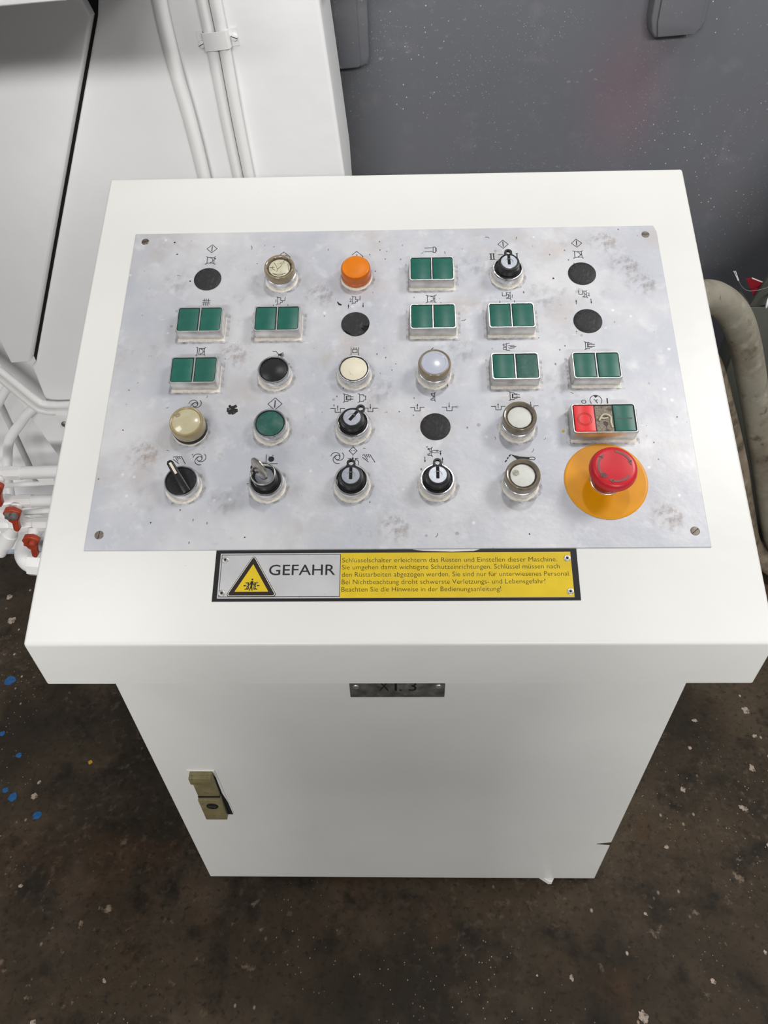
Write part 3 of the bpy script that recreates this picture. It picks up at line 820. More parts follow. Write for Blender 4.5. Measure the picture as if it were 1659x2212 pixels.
for i, (su, sv, m) in enumerate(((.302, .440, M_RUST), (.285, .468, M_RUST), (.262, .505, M_RUST), (.10, .47, M_GREYST), (-.19, .345, M_RUST), (-.02, .29, M_GREYST), (-.28, .215, M_RUST), (.29, .135, M_RUST), (-.09, .43, M_RUST), (.18, .42, M_GREYST), (.08, .345, M_GREYST), (-.185, .155, M_GREYST), (.0, .125, M_RUST), (-.27, .45, M_GREYST), (.19, .30, M_GREYST))):
    put('stain', lathe([(.0285, .00155), (.0283, .00165), (0, .00165)], 20), m, plate, PAN @ T(su, sv))
# black blanking plugs
for c, r, torn, lab in ((0, 0, 0, 'dusty black blanking plug at the top left of the plate'), (5, 0, 0, 'black blanking plug at the top right of the plate'), (5, 1, 0, 'black blanking plug above the right-hand column of green buttons'), (3, 3, 0, 'black blanking plug scratched with a cross, between key switch and lens')):
    dev('blanking_plug', lathe([(.0170, 0), (.0170, .0005), (.0162, .0011), (.010, .0013), (0, .0014)], 48), M_BLANK, CU[c], RV[r], lab)
pts = []
for i in range(60):
    a = 360 * i / 60
    r = .0170
    if 312 < a < 346: r = .0098 + .002 * math.sin(a * .9)
    elif 342 <= a < 364: r = .0158
    elif 218 < a < 248: r = .0145 + .0008 * math.sin(a)
    pts.append((r * math.cos(math.radians(a)), r * math.sin(math.radians(a))))
pl = dev('blanking_plug', prism(pts, 0, .0013, .0004, 1), M_BLANK, CU[2], RV[1], 'black blanking plug with pieces broken out of its rim')
put('hole', lathe([(.0168, .0002), (0, .0002)], 40), M_SHADEBLACK, pl)

# round push buttons
def push_button(c, r, capm, label, ring=True):
    b = dev('push_button', bezel_mesh(), M_BEZEL, CU[c], RV[r], label)
    put('rim', lathe([(.0168, .0060), (.0168, .0120), (.0163, .0127), (.0157, .0124), (.0157, .0060)], 48), M_GAP, b)
    put('cap', lathe([(.0155, .006), (.0155, .0116), (.0149, .0121), (0, .0121)], 48), capm, b)
    glow_and_dirt(b, RB, CU[c], RV[r])
    return b
push_button(1, 2, M_BLACK, 'round push button with a black cap in a metal ring')
push_button(2, 2, M_IVORY, 'round push button with an ivory cap in a metal ring')
push_button(1, 3, M_GREEN2, 'round push button with a worn green cap in a metal ring')

# indicator lamps with tall grimy lenses
def lens(c, r, h, ringm, facem, label, du=0, recess=.004, ri=.0132, fitting=True, grime=True):
    u, v = CU[c] + du, RV[r]
    hb = h * .52
    b = dev('indicator_lamp', lathe([(RB, 0), (RB, hb - .0008), (RB - .001, hb), (.0150, hb), (.0150, hb - .002), (0, hb - .002)], 56), M_BEZEL, u, v, label)
    put('lens_ring', lathe([(.0186, hb), (.0189, hb + .001), (.0187, h - .0022), (.0182, h - .0007), (.0172, h), (.0160, h - .0004), (ri + .0012, h - recess + .0006), (ri + .001, h - recess), (ri + .001, hb)], 56), ringm, b)
    put('lens_disc', lathe([(ri + .0012, h - recess - .003), (ri + .0008, h - recess - .0006), (ri - .0006, h - recess), (0, h - recess + .0002)], 48), facem, b)
    if grime:
        put('grime', lathe([(ri + .0026, h - recess + .0021), (ri + .0012, h - recess + .0007), (ri - .0002, h - recess + .0001)], 48, sq=lambda i, r_, z: 1 + .012 * math.sin(i * 2.1) * math.sin(i * .7)), M_GRIME, b)
    glow_and_dirt(b, RB, u, v)
    return b, u, v, h
b, u, v, h = lens(1, 0, .0215, M_CLEAR2, M_AGED, 'indicator lamp with a cracked and yellowed clear lens', recess=.003, ri=.0132)
bm = bmesh.new()
for l in ([(-12, 1), (-9, .5), (-6, 1.2)], [(-9, .5), (-8, 2.5)], [(-9.5, .4), (-5, -4)], [(-3, -6), (-2.5, -2), (1, 1.5), (3, 5)], [(-2.5, -2), (-4, 3), (-7, 8)], [(-2.5, -2), (0, 0)], [(0, 7), (6, 7.5)], [(4, 9), (7, 12)], [(-8, -8), (-3, -9.6), (3, -9.2), (8, -8)], [(-7, -9), (-2, -11), (5, -10.4)], [(10, 6), (11, 0), (11.5, -4)]):
    add_stroke(bm, mm(l), .0003, h - .003, h - .0026)
put('crack', finish(bm, 0), M_GRIME, b)
lens(4, 3, .0235, M_CLEAR, M_OPAL, 'indicator lamp with a grimy lens ring around a blank white disc', du=-.0008)
b, u, v, h = lens(4, 4, .0235, M_CLEAR, M_OPAL, 'indicator lamp with a grimy lens ring and a spotted white disc', du=-.0022)
put('burn_mark', prism(blob(5, .0034, 16, .15), 0, .0004), mat('grey_burn', (.36, .34, .29), .4, var=.4, vscale=400), b, PAN @ T(u - .0072, v + .003, Z1 + h - .0037))
b, u, v, h = lens(3, 2, .0225, M_CLEAR2, M_BLUE, 'indicator lamp with a frosted bluish white domed lens', recess=.0005, ri=.0155, grime=False)
put('dome', lathe([(.0155, h - .0006), (.0150, h + .0004), (.0128, h + .0008), (.0120, h + .0003), (.0105, h + .0006), (0, h + .0016)], 48), M_BLUE, b, PAN @ T(u, v, Z1))
# the low cream lens, sitting on a black ring
u, v = CU[0], RV[3]
b = dev('indicator_lamp', lathe([(.0196, 0), (.0198, .003), (.0190, .005), (0, .005)], 56), M_BLACK, u, v, 'indicator lamp with a smooth yellowed cream cap and a chipped edge')
put('lens_ring', lathe([(.0190, .005), (.0194, .0058), (.0192, .0165), (.0186, .0186), (.0176, .0194), (.0166, .0192), (.0160, .0186), (.0156, .0180)], 56), M_CREAMR, b)
put('lens_disc', lathe([(.0158, .0150), (.0158, .0180), (.0150, .0186), (0, .0189)], 48), M_CREAM, b)
put('burn_mark', prism(blob(6, .003, 14, .25), 0, .0004), mat('brown_burn', (.30, .25, .17), .4, var=.4, vscale=400), b, PAN @ T(u - .0105, v + .0082, Z1 + .0187))
glow_and_dirt(b, .0185, u, v)
# amber lens
u, v = CU[2], RV[0]
b = dev('indicator_lamp', lathe([(.0188, 0), (.0188, .0015), (.0180, .002), (0, .002)], 48), M_GLOWBASE, u, v, 'indicator lamp with a bright orange lens')
put('lens_ring', lathe([(.0182, .002), (.0185, .0025), (.0184, .0065), (.0179, .0070), (.0182, .0075), (.0181, .0150), (.0176, .0172), (.0166, .0185)], 64, sq=lambda i, r_, z: 1 + (.006 if z < .0072 and i % 2 else 0)), M_AMBERD, b)
put('lens_disc', lathe([(.0168, .0183), (.0158, .0190), (.0148, .0189), (.0100, .0194), (0, .0196)], 56), M_AMBER, b)
glow_and_dirt(b, .0178, u, v)

# rectangular double push buttons
def housing(hw, hh, h, wall):
    bm = bmesh.new()
    o0 = rrect(-hw, hw, -hh, hh, .0028, 4)
    n = len(o0)
    def ring(k, z, dx):
        return [bm.verts.new((x - math.copysign(dx, x), y - math.copysign(dx, y), z)) for x, y in o0]
    rs = [ring(0, 0, 0), ring(0, h - .0008, .0006), ring(0, h, .0012), ring(0, h, wall), ring(0, h - .003, wall + .0002)]
    for A, B in zip(rs, rs[1:]):
        for i in range(n):
            j = (i + 1) % n
            bm.faces.new((A[i], A[j], B[j], B[i]))
    bm.faces.new(rs[-1])
    return finish(bm, 40)
HW, HH, HB = .0280, .0186, .0140
H_ME = housing(HW, HH, HB, .0022)
CAP_ME = prism(rrect(-.01175, .01175, -.01550, .01550, .0006, 2), HB - .0029, HB - .0005, .0004, 2)
TRAY_ME = prism(rrect(-.0256, .0256, -.0162, .0162, .001, 2), HB - .0031, HB - .0016)
def double(c, r, label, m1=M_GREEN, m2=M_GREEN):
    b = dev('double_push_button', H_ME, M_HOUS, CU[c], RV[r], label)
    f = PAN @ T(CU[c], RV[r], Z1)
    put('tray', TRAY_ME, M_GAP, b)
    put('divider', box(-.0008, .0008, -.0163, .0163, HB - .003, HB - .0007, .0003, 1), M_HOUS, b)
    for s, m in ((-1, m1), (1, m2)):
        o = put('cap', CAP_ME if m is M_GREEN else CAP_ME.copy(), None, b, f @ T(s * .01345, 0))
        if len(o.data.materials) == 0:
            o.data.materials.append(m)
        elif m is not M_GREEN:
            o.data.materials[0] = m
    glow_and_dirt_sq(b, HW, HH, CU[c], RV[r])
    return b
M_GREEN3 = mat('stained_green_plastic', (0.014, 0.115, 0.085), 0.4, var=0.12, vscale=90, dark=(0.13, 0.12, 0.09), dscale=70, dlo=0.60, dhi=0.72, damt=0.8)
double(0, 1, 'double green button under the hash symbol', M_GREEN3, M_GREEN)
double(1, 1, 'double green button under the cracked lamp')
double(0, 2, 'double green button left of the black push button', M_GREEN, M_GREEN3)
double(3, 0, 'double green button in the top row under a plug symbol')
double(3, 1, 'double green button above the frosted bluish lamp')
double(4, 1, 'double green button under the topmost key switch')
double(4, 2, 'double green button above a grimy lamp', M_GREEN, M_GREEN2)
double(5, 2, 'double green button above the red and green station')

# red / lamp / green station
TW = .0360
u, v = .2312, .2455
st = dev('start_stop_station', housing(TW, .0190, .0155, .0020), M_HOUS, u, v, 'start and stop station with red cap, burst lamp window and green cap')
f = PAN @ T(u, v, Z1)
put('tray', prism(rrect(-.0338, .0338, -.0168, .0168, .001, 2), .012, .0138), M_GAP, st)
put('cap', prism(rrect(-.0327, -.0106, -.0162, .0162, .0008, 2), .0125, .0152, .0005, 2), M_RED, st, label='red stop cap with an engraved ring')
put('cap', prism(rrect(.0105, .0327, -.0162, .0162, .0008, 2), .0125, .0152, .0005, 2), M_GREEN, st, label='green start cap with an engraved bar')
bm = bmesh.new()
add_stroke(bm, arc(-.0217, -.001, .0080, 0, 360, 40), .0004, .0150, .0154)
add_stroke(bm, arc(-.0217, -.001, .0066, 0, 360, 40), .0004, .0150, .0154)
put('ring_mark', finish(bm, 0), mat('worn_red_groove', (.25, .02, .02), .5), st)
put('bar_mark', prism([(.0135, -.0012), (.0300, -.0012), (.0300, .0004), (.0135, .0004)], .0150, .0153), mat('worn_green_groove', (.06, .10, .085), .5), st)
M_WIN = layered('burst_lamp_window', (.20, .165, .12), [((.50, .46, .38), 'voronoi', 900, .2, .5, .7), ((.06, .04, .025), 'noise', 110, .52, .62, .8)], rough=.35, coat=.4)
put('lamp_window', prism(rrect(-.0095, .0095, -.0160, .0160, .0006, 2), .0118, .0143, .0004, 1), M_WIN, st)
bm = bmesh.new()
add_tube(bm, catmull([(-.006, -.003, .0146), (-.002, .0035, .0158), (.003, .004, .0160), (.007, .001, .0150), (.0065, -.005, .0148), (.008, -.0115, .0146)], 6), .0012, 6)
add_tube(bm, catmull([(-.005, .001, .0146), (-.001, -.0005, .0152), (.004, .0005, .0150)], 6), .0010, 6)
put('melted_ridge', finish(bm, 50), M_AGED, st)
put('burn_mark', prism(blob(8, .0032, 12, .4), .0141, .0146), M_GRIME, st, f @ T(.001, -.0065))
glow_and_dirt_sq(st, TW, .0190, u, v)

# key switches
def key_switch(c, r, ang, label):
    u, v = CU[c], RV[r]
    b = dev('key_switch', lathe([(RB, 0), (RB, .0068), (RB - .0002, .0115), (RB - .0011, .0125), (.0166, .0125), (.0160, .0118), (.0160, .0050), (0, .0050)], 56), M_BEZEL, u, v, label)
    fr = PAN @ T(u, v, Z1) @ RZ(-ang)
    put('collar', lathe([(.0152, .005), (.0154, .0110), (.0146, .0118), (.0138, .0118), (.0138, .0142), (.0132, .0150), (.0124, .0152)], 48), M_BLACK, b)
    # black head carrying a lug with a hole
    bm = bmesh.new()
    add_lathe(bm, [(.0131, .012), (.0131, .0205), (.0126, .0220), (.0116, .0226), (.0100, .0226), (.0098, .0220)], 48)
    n = 24
    ro, ri, cy = .0048, .0027, .0152
    ot, it, ob, ib = [], [], [], []
    for i in range(n):
        a = 2 * math.pi * i / n
        for lst, rad, z in ((ot, ro, .0224), (it, ri, .0224), (ob, ro, .0190), (ib, ri, .0190)):
            lst.append(bm.verts.new((rad * math.cos(a), cy + rad * math.sin(a), z)))
    for i in range(n):
        j = (i + 1) % n
        bm.faces.new((ot[i], ot[j], it[j], it[i])); bm.faces.new((ob[i], ib[i], ib[j], ob[j]))
        bm.faces.new((ob[i], ob[j], ot[j], ot[i])); bm.faces.new((it[i], it[j], ib[j], ib[i]))
    for s in (-1, 1):
        q = [(s * .0028, .0110), (s * .0078, .0098), (s * .0049, .0122), (s * .0047, .0154), (s * .0032, .0150)]
        t = [bm.verts.new((x, y, .0222)) for x, y in q]
        w = [bm.verts.new((x, y, .0190)) for x, y in q]
        bm.faces.new(t); bm.faces.new(w[::-1])
        for i in range(5):
            j = (i + 1) % 5
            bm.faces.new((w[i], w[j], t[j], t[i]))
    put('lock_head', finish(bm, 40), M_BLACK, b, fr)
    put('lock_face', lathe([(.0099, .0212), (.0099, .0232), (.0094, .0237), (.0046, .0237), (.0044, .0233), (.0040, .0233), (0, .0233)], 40), M_DISC, b, fr)
    put('keyhole', prism([(-.0017, -.0044), (.0017, -.0044), (.0017, .0094), (-.0017, .0094)], .0232, .0238), M_SHADEBLACK, b, fr)
    put('keyhole_shutter', prism([(-.0011, .0032), (.0011, .0032), (.0011, .0042), (-.0011, .0042)], .0236, .0240), M_SCREW, b, fr)
    glow_and_dirt(b, RB, u, v)
    return b, fr
key_switch(4, 0, 0, 'key switch at the top between the numerals II and I')
key_switch(2, 3, 38, 'key switch turned to the right, without a key')
key_switch(2, 4, 0, 'key switch below a dashed diamond symbol, without a key')
key_switch(3, 4, 0, 'key switch between two black arrows, beside a lamp')
kb, kf = key_switch(1, 4, -45, 'key switch that holds the key and its split ring')

# rotary selector
u, v = CU[0], RV[4]
sel = dev('selector_switch', bezel_mesh(.0130, .0164, .009), M_BEZEL, u, v, 'rotary selector switch with a black handle and a white pointer')
put('dial', lathe([(.0162, .0088), (.0162, .0118), (.0155, .0124), (0, .0124)], 48), M_BLACK, sel)
fr = PAN @ T(u, v, Z1) @ RZ(32)
bm = bmesh.new()
sec = [(-.0155, .0124, .0140, .0043), (-.006, .0124, .0185, .0040), (.004, .0124, .0215, .0038), (.014, .0126, .0240, .0037), (.0195, .0150, .0246, .0036), (.0222, .0178, .0244, .0022)]
rings = []
for y, z0, z1, w in sec:
    rings.append([bm.verts.new(p) for p in ((-w, y, z0), (w, y, z0), (w, y, z1 - .0008), (w * .7, y, z1), (-w * .7, y, z1), (-w, y, z1 - .0008))])
for A, B in zip(rings, rings[1:]):
    for i in range(6):
        j = (i + 1) % 6
        bm.faces.new((A[i], A[j], B[j], B[i]))
bm.faces.new(rings[0][::-1]); bm.faces.new(rings[-1])
put('handle', finish(bm, 45), M_BLACK, sel, fr)
bm = bmesh.new()
q = [(.0052, .02195), (.0120, .02355), (.0190, .02475)]
a = [bm.verts.new((-.0013, y, z + .0002)) for y, z in q]
b_ = [bm.verts.new((.0013, y, z + .0002)) for y, z in q]
c_ = [bm.verts.new((-.0013, y, z - .0008)) for y, z in q]
d_ = [bm.verts.new((.0013, y, z - .0008)) for y, z in q]
for i in range(2):
    bm.faces.new((a[i], b_[i], b_[i + 1], a[i + 1])); bm.faces.new((c_[i], a[i], a[i + 1], c_[i + 1])); bm.faces.new((b_[i], d_[i], d_[i + 1], b_[i + 1]))
put('pointer', finish(bm, 40), mat('ivory_pointer', (.78, .70, .55), .4), sel, fr)
glow_and_dirt(sel, RB, u, v)

# emergency stop
u, v = .2290, .1766
em = dev('emergency_stop', lathe([(.0448, 0), (.0448, .0008), (.0444, .0011), (.0420, .0012), (0, .0012)], 80), M_YDISC, u, v, 'emergency stop with a red mushroom head on a round yellow plate')
put('base_ring', lathe([(.0175, .0012), (.0175, .0030), (.0165, .0036), (.0150, .0036)], 48), M_BEZEL, em)
put('stem', lathe([(.0158, .0030), (.0152, .0100), (.0135, .0220), (.0150, .0270)], 48), M_EMOD, em)
put('mushroom_head', lathe([(.0150, .0255), (.0225, .0262), (.0246, .0272), (.0248, .0300), (.0242, .0330), (.0228, .0356), (.0205, .0368), (.0180, .0371), (.0090, .0376), (0, .0378)], 128, sq=lambda i, r_, z: 1 + (.014 if (i % 2 and .0265 < z < .0320) else 0)), M_EMO, em)
M_ARROW = mat('worn_grey_arrow', (.22, .10, .095), .5)
for a0, a1 in ((205, 128), (82, 5), (318, 242)):
    bm = bmesh.new()
    s = -1
    add_stroke(bm, arc(0, 0, .0170, a0, a1 + 14, 14), .0023, .0370, .03755)
    ca = math.radians(a1 + 16)
    tip = math.radians(a1 - 2)
    add_prism(bm, [(.0145 * math.cos(ca), .0145 * math.sin(ca)), (.0170 * math.cos(tip), .0170 * math.sin(tip)), (.0196 * math.cos(ca), .0196 * math.sin(ca))], .0366, .03755)
    put('arrow', finish(bm, 0), M_ARROW, em)
put('scuff', prism(blob(11, .0034, 16, .35), .0369, .03735), mat('brown_scuff', (.16, .06, .055), .6, var=.5, vscale=500), em, PAN @ T(u - .0125, v - .0105, Z1))

# the key, held by its switch
key = thing('key', (PAN @ T(CU[1], RV[4], Z1 + .0235)).to_translation(), 'nickel key with a split ring standing in the lower left key switch', 'key')
bm = bmesh.new()
add_lathe(bm, [(0, -.0013), (.0118, -.0013), (.0128, -.0006), (.0128, .0006), (.0118, .0013), (0, .0013)], 40)
me = finish(bm, 40)
put('key_bow', me, M_STEEL, key, kf @ T(0, .004, .0372) @ Matrix.Rotation(math.radians(14), 4, 'Y') @ Matrix.Rotation(math.radians(90), 4, 'Y'))
put('key_blade', box(-.0011, .0011, -.0036, .0036, .0200, .0270, .0003, 1), M_STEEL, key, kf)
bm = bmesh.new()
for k, dz in ((0, 0), (1, .0014)):
    add_tube(bm, [(.0128 * math.cos(t * math.pi / 24) , .0128 * math.sin(t * math.pi / 24), dz + .0003 * math.sin(t * .26 + k)) for t in range(48)], .00085, 8, closed=True)
put('key_ring', finish(bm, 50), M_STEEL, key, PAN @ T(CU[1] - .0006, RV[4] + .001, Z1 + .0268))

# ---------------------------------------------------------------- warning sign
sg = put('warning_sign', prism([(-.1890, .0443), (.1896, .0443), (.1900, .0998), (.0900, .0998), (.083, .0978), (.060, .0972), (.030, .0982), (.018, .0998), (-.1888, .0998)], -.0002, .0006), M_SIGNK, con, PAN, label='riveted German danger sign with warning triangle and yellow text field')
put('metal_plate', box(-.1838, .1832, .0472, .0962, .0006, .0016, .0003, 1), M_SIGNM, sg)
put('yellow_field', box(-.0566, .1830, .0475, .0960, .0016, .0018), M_SIGNY, sg)
bm = bmesh.new()
add_stroke(bm, [(-.0570, .0944), (-.1820, .0944), (-.1820, .0490), (-.0570, .0490), (-.0570, .0944)], .0005, .0016, .00175)
put('border_line', finish(bm, 0), M_INK, sg)
def rtri(cx, y0, hw, hgt, r, n=6):
    """a triangle with rounded corners"""
    P = [Vector((cx + hw, y0)), Vector((cx, y0 + hgt)), Vector((cx - hw, y0))]
    out = []
    for i in range(3):
        a, b, c = P[i - 1], P[i], P[(i + 1) % 3]
        d0, d1 = (a - b).normalized(), (c - b).normalized()
        half = d0.angle(d1) / 2
        ctr = b + (d0 + d1).normalized() * (r / math.sin(half))
        p0 = b + d0 * (r / math.tan(half)); p1 = b + d1 * (r / math.tan(half))
        a0 = math.atan2(*(p0 - ctr).yx); a1 = math.atan2(*(p1 - ctr).yx)
        da = (a1 - a0 + math.pi) % (2 * math.pi) - math.pi
        out += [(ctr.x + r * math.cos(a0 + da * k / n), ctr.y + r * math.sin(a0 + da * k / n)) for k in range(n + 1)]
    return out
TX = -.1483
for hw, y0, hg, r, m, z, nm in ((.0272, .0490, .0458, .0026, M_SIGNB, .0018, 'triangle_outline'), (.0262, .0496, .0442, .0022, mat('cream_line', (.72, .70, .60), .45), .00190, 'triangle_edge'), (.0250, .0503, .0422, .0016, M_SIGNB, .0020, 'triangle_border'), (.0176, .0543, .0298, .0003, M_SIGNY, .0021, 'triangle_field')):
    put(nm, prism(rtri(TX, y0, hw, hg, r), .0015, z), m, sg)
bm = bmesh.new()
px = lambda a, b: (TX + (a - 755) * 2.62e-5, .0554 + (1120 - b) * 3.02e-5)
def P(l): add_prism(bm, [px(*q) for q in l], .0020, .00222)
P([(765 + 34 * math.cos(t * .5236), 722 + 31 * math.sin(t * .5236)) for t in range(12)][::-1])
P([(705, 785), (805, 785), (815, 830), (840, 930), (815, 935), (795, 880), (775, 960), (800, 1120), (765, 1120), (735, 1010), (690, 1120), (650, 1120), (700, 980), (715, 890), (670, 935), (650, 925), (690, 850)][::-1])
P([(500, 830), (655, 830), (655, 858), (500, 858)][::-1]); P([(480, 1052), (640, 1052), (640, 1080), (480, 1080)][::-1])
P([(850, 830), (1005, 830), (1005, 858), (850, 858)][::-1]); P([(830, 1052), (990, 1052), (990, 1080), (830, 1080)][::-1])
P([(565, 858), (650, 858), (640, 1052), (550, 1052)][::-1]); P([(845, 858), (930, 858), (920, 1052), (830, 1052)][::-1])
P([(430, 925), (480, 925), (480, 905), (528, 945), (480, 982), (480, 962), (430, 962)][::-1])
P([(1065, 925), (1000, 925), (1000, 905), (955, 940), (1000, 975), (1000, 955), (1065, 955)][::-1])
put('pictogram', finish(bm, 0), M_SIGNB, sg)
bm = bmesh.new()
for l in ([(575, 890), (605, 870), (605, 900), (580, 920)], [(580, 920), (615, 945), (612, 980), (585, 950)], [(580, 1000), (610, 1020), (606, 1045), (575, 1020)], [(870, 880), (895, 865), (895, 890), (868, 905)], [(865, 960), (905, 915), (900, 950), (862, 985)], [(862, 1030), (900, 985), (898, 1020), (862, 1048)]):
    P2 = [px(*q) for q in l][::-1]
    add_prism(bm, P2, .0021, .0023)
put('pictogram_stripes', finish(bm, 0), mat('cream_stripe', (.72, .66, .45), .45), sg)
put('lettering', text_mesh('GEFAHR', .0692, .0112, thin=0.004), M_INK, sg, PAN @ T(-.1314, .0722, .00175))
for s, y, w in (('Schlüsselschalter erleichtern das Rüsten und Einstellen dieser Maschine.', .0853, .2236), ('Sie umgehen damit wichtigste Schutzeinrichtungen. Schlüssel müssen nach', .0777, .2256), ('den Rüstarbeiten abgezogen werden. Sie sind nur für unterwiesenes Personal.', .0697, .2358), ('Bei Nichtbeachtung droht schwerste Verletzungs- und Lebensgefahr!', .0617, .2097), ('Beachten Sie die Hinweise in der Bedienungsanleitung!', .0538, .1640)):
    put('lettering', text_mesh(s, w, .0050, thin=-0.012), M_INK, sg, PAN @ T(-.0550, y + .0002, .00192))
for x, y in ((-.1782, .0891), (-.1790, .0529), (.1792, .0888), (.1793, .0531)):
    r_ = put('rivet', lathe([(.0035, .0016), (.0034, .0024), (.0026, .0028), (.0014, .0026)], 24), M_RIVET, sg, PAN @ T(x, y))
    put('rivet_hole', lathe([(.0016, .0025), (0, .0025)], 16), M_INK, sg, PAN @ T(x, y))

# ================================================================ white machine behind, left
def XZ(y0):
    """frame standing in a plane y = y0: x right, y up, z towards the viewer"""
    return Matrix(((1, 0, 0, 0), (0, 0, -1, y0), (0, 1, 0, 0), (0, 0, 0, 1)))
mach = thing('machine_body', (-.6, 1.1, 0), 'white painted machine body behind the console, on the left', 'machine')
put('upper_housing', prism([(-.804, .553), (-.815, .544), (-.817, .449), (-.080, .440), (-.0925, .943), (-.105, 1.082), (-.117, 1.205), (-.140, 1.70), (-.445, 1.70), (-.434, 1.325), (-.469, 1.212), (-.476, 1.191)], -.185, 0, .007, 4), M_MACH, mach, XZ(.95))
put('cover_plate', prism([(-1.0, 1.70), (-.535, 1.70), (-.487, 1.216), (-.4795, 1.194), (-.803, .568), (-.846, .565), (-.850, .622), (-.875, .857)], -.075, 0, .004, 3), M_MACH, mach, XZ(.93))
put('gap_shade', prism([(-.8025, .570), (-.4790, 1.194), (-.4865, 1.216), (-.520, 1.55), (-.452, 1.55), (-.4345, 1.325), (-.4695, 1.212), (-.4765, 1.191), (-.802, .556)], -.02, 0, 0), M_SHADEBLACK, mach, XZ(.9535))  # black strip painted in where the open gap holds only shade
put('hood_shade_sheet', box(-1.0, -.40, .50, .922, 1.2775, 1.29, 0), M_SHADEBLACK, mach, Matrix.Identity(4))  # black sheet added under the hood to deepen the shade there
put('hood', prism([(-1.0, 1.243), (-.412, 1.275), (-.3416, 1.2788), (-.3416, 1.60), (-1.0, 1.60)], -.445, 0, .004, 2), M_MACH, mach, XZ(.48))
put('lower_housing', prism([(-.935, .60), (-.925, .41), (-.880, .208), (-.851, .03), (-.06, .03), (-.06, .60)], -.215, 0, .004, 2), M_MACH, mach, XZ(1.02))
put('rear_panel', box(-1.75, -1.035, 1.10, 1.24, .05, 1.68, .004), M_MACH, mach, Matrix.Identity(4))
put('rear_panel', box(-1.028, -.55, 1.115, 1.24, .05, 1.68, .004), M_MACH, mach, Matrix.Identity(4))
put('base_rail', box(-1.8, -.08, .895, 1.24, .010, .060, .004), M_MACH, mach, Matrix.Identity(4))
put('edge_strip', box(-1.8, -.08, .888, 1.0, .0, .011, .002), M_STEELEDGE, mach, Matrix.Identity(4), label='chipped blue-grey edge along the floor')
put('unseen_shade_panel', box(-1.08, -1.002, -.50, 1.0, .80, 1.60, .004), M_SHADEBLACK, mach, Matrix.Identity(4))  # unseen black panel, added to keep side light from under the hood
put('unseen_shadow_block', prism([(-.112, 1.236), (-.072, 1.238), (-.078, 1.46), (-.112, 1.46)], -.27, 0, .003, 2), M_MACH, mach, XZ(.975))  # unseen block, added to throw a shadow on the bracket below

# pipes run down the upper housing
def pipe(pts, r, y, label, group=None, n=14):
    P = [(x, y, z) for x, z in pts]
    t = tube(catmull(P, 8), r, n)
    return put('pipe', t, M_PIPE, None, Matrix.Identity(4), label=label, cat='pipe', group=group)
pipe([(-.345, 1.60), (-.350, 1.40), (-.362, 1.247), (-.367, 1.206), (-.3625, 1.117), (-.354, 1.036), (-.348, .947), (-.3455, .872), (-.344, .70), (-.344, .52)], .0120, .9385, 'single white pipe left of the clamped pair on the machine')
pipe([(-.304, 1.60), (-.303, 1.40), (-.3015, 1.246), (-.3000, 1.211), (-.2965, 1.155), (-.2925, 1.045), (-.2865, .942), (-.283, .870), (-.277, .70), (-.272, .52)], .0098, .9402, 'left white pipe of the pair held by the clamp')
pipe([(-.2825, 1.60), (-.2822, 1.40), (-.2815, 1.246), (-.2800, 1.211), (-.2765, 1.155), (-.2725, 1.045), (-.2665, .942), (-.263, .870), (-.257, .70), (-.252, .52)], .0098, .9402, 'right white pipe of the pair held by the clamp')
# clamp over the pair
cl = thing('pipe_clamp', (-.2865, .95, 1.158), 'white painted two-screw clamp strapped over the pair of pipes', 'clamp')
F = XZ(.9495) @ T(-.2870, 1.157) @ RZ(4)
bm = bmesh.new()
sec = [(-.0330, .0), (-.0230, .0), (-.0218, .0015), (-.0212, .014), (-.019, .0195), (-.013, .0215), (0, .0218), (.013, .0215), (.019, .0195), (.0212, .014), (.0218, .0015), (.0230, 0), (.0345, 0)]
t = .0022
A = [(x, z + t) for x, z in sec]
rows = []
for yy in (-.0125, .0125):
    rows.append([bm.verts.new((x, yy, z)) for x, z in A])
low = []
for yy in (-.0125, .0125):
    low.append([bm.verts.new((x * (1 - .0 if abs(x) > .022 else .93), yy, z)) for x, z in sec])
m_ = len(sec)
for i in range(m_ - 1):
    bm.faces.new((rows[0][i], rows[0][i + 1], rows[1][i + 1], rows[1][i]))
    bm.faces.new((low[0][i + 1], low[0][i], low[1][i], low[1][i + 1]))
    bm.faces.new((low[0][i], low[0][i + 1], rows[0][i + 1], rows[0][i]))
    bm.faces.new((low[1][i + 1], low[1][i], rows[1][i], rows[1][i + 1]))
for e in (0, m_ - 1):
    bm.faces.new((low[0][e], rows[0][e], rows[1][e], low[1][e]))
put('strap', finish(bm, 30), M_PIPE, cl, F)
for x, y, a in ((-.0265, -.005, 20), (.0285, 0, -22)):
    s = put('clamp_screw', lathe([(.0058, .002), (.0058, .0048), (.0050, .0066), (.0025, .0074), (0, .0076)], 24), M_PIPE, cl, F @ T(x, y))
    put('screw_slot', box(-.0056, .0056, -.0005, .0005, .0066, .0078), M_GAP, s, F @ T(x, y) @ RZ(a))
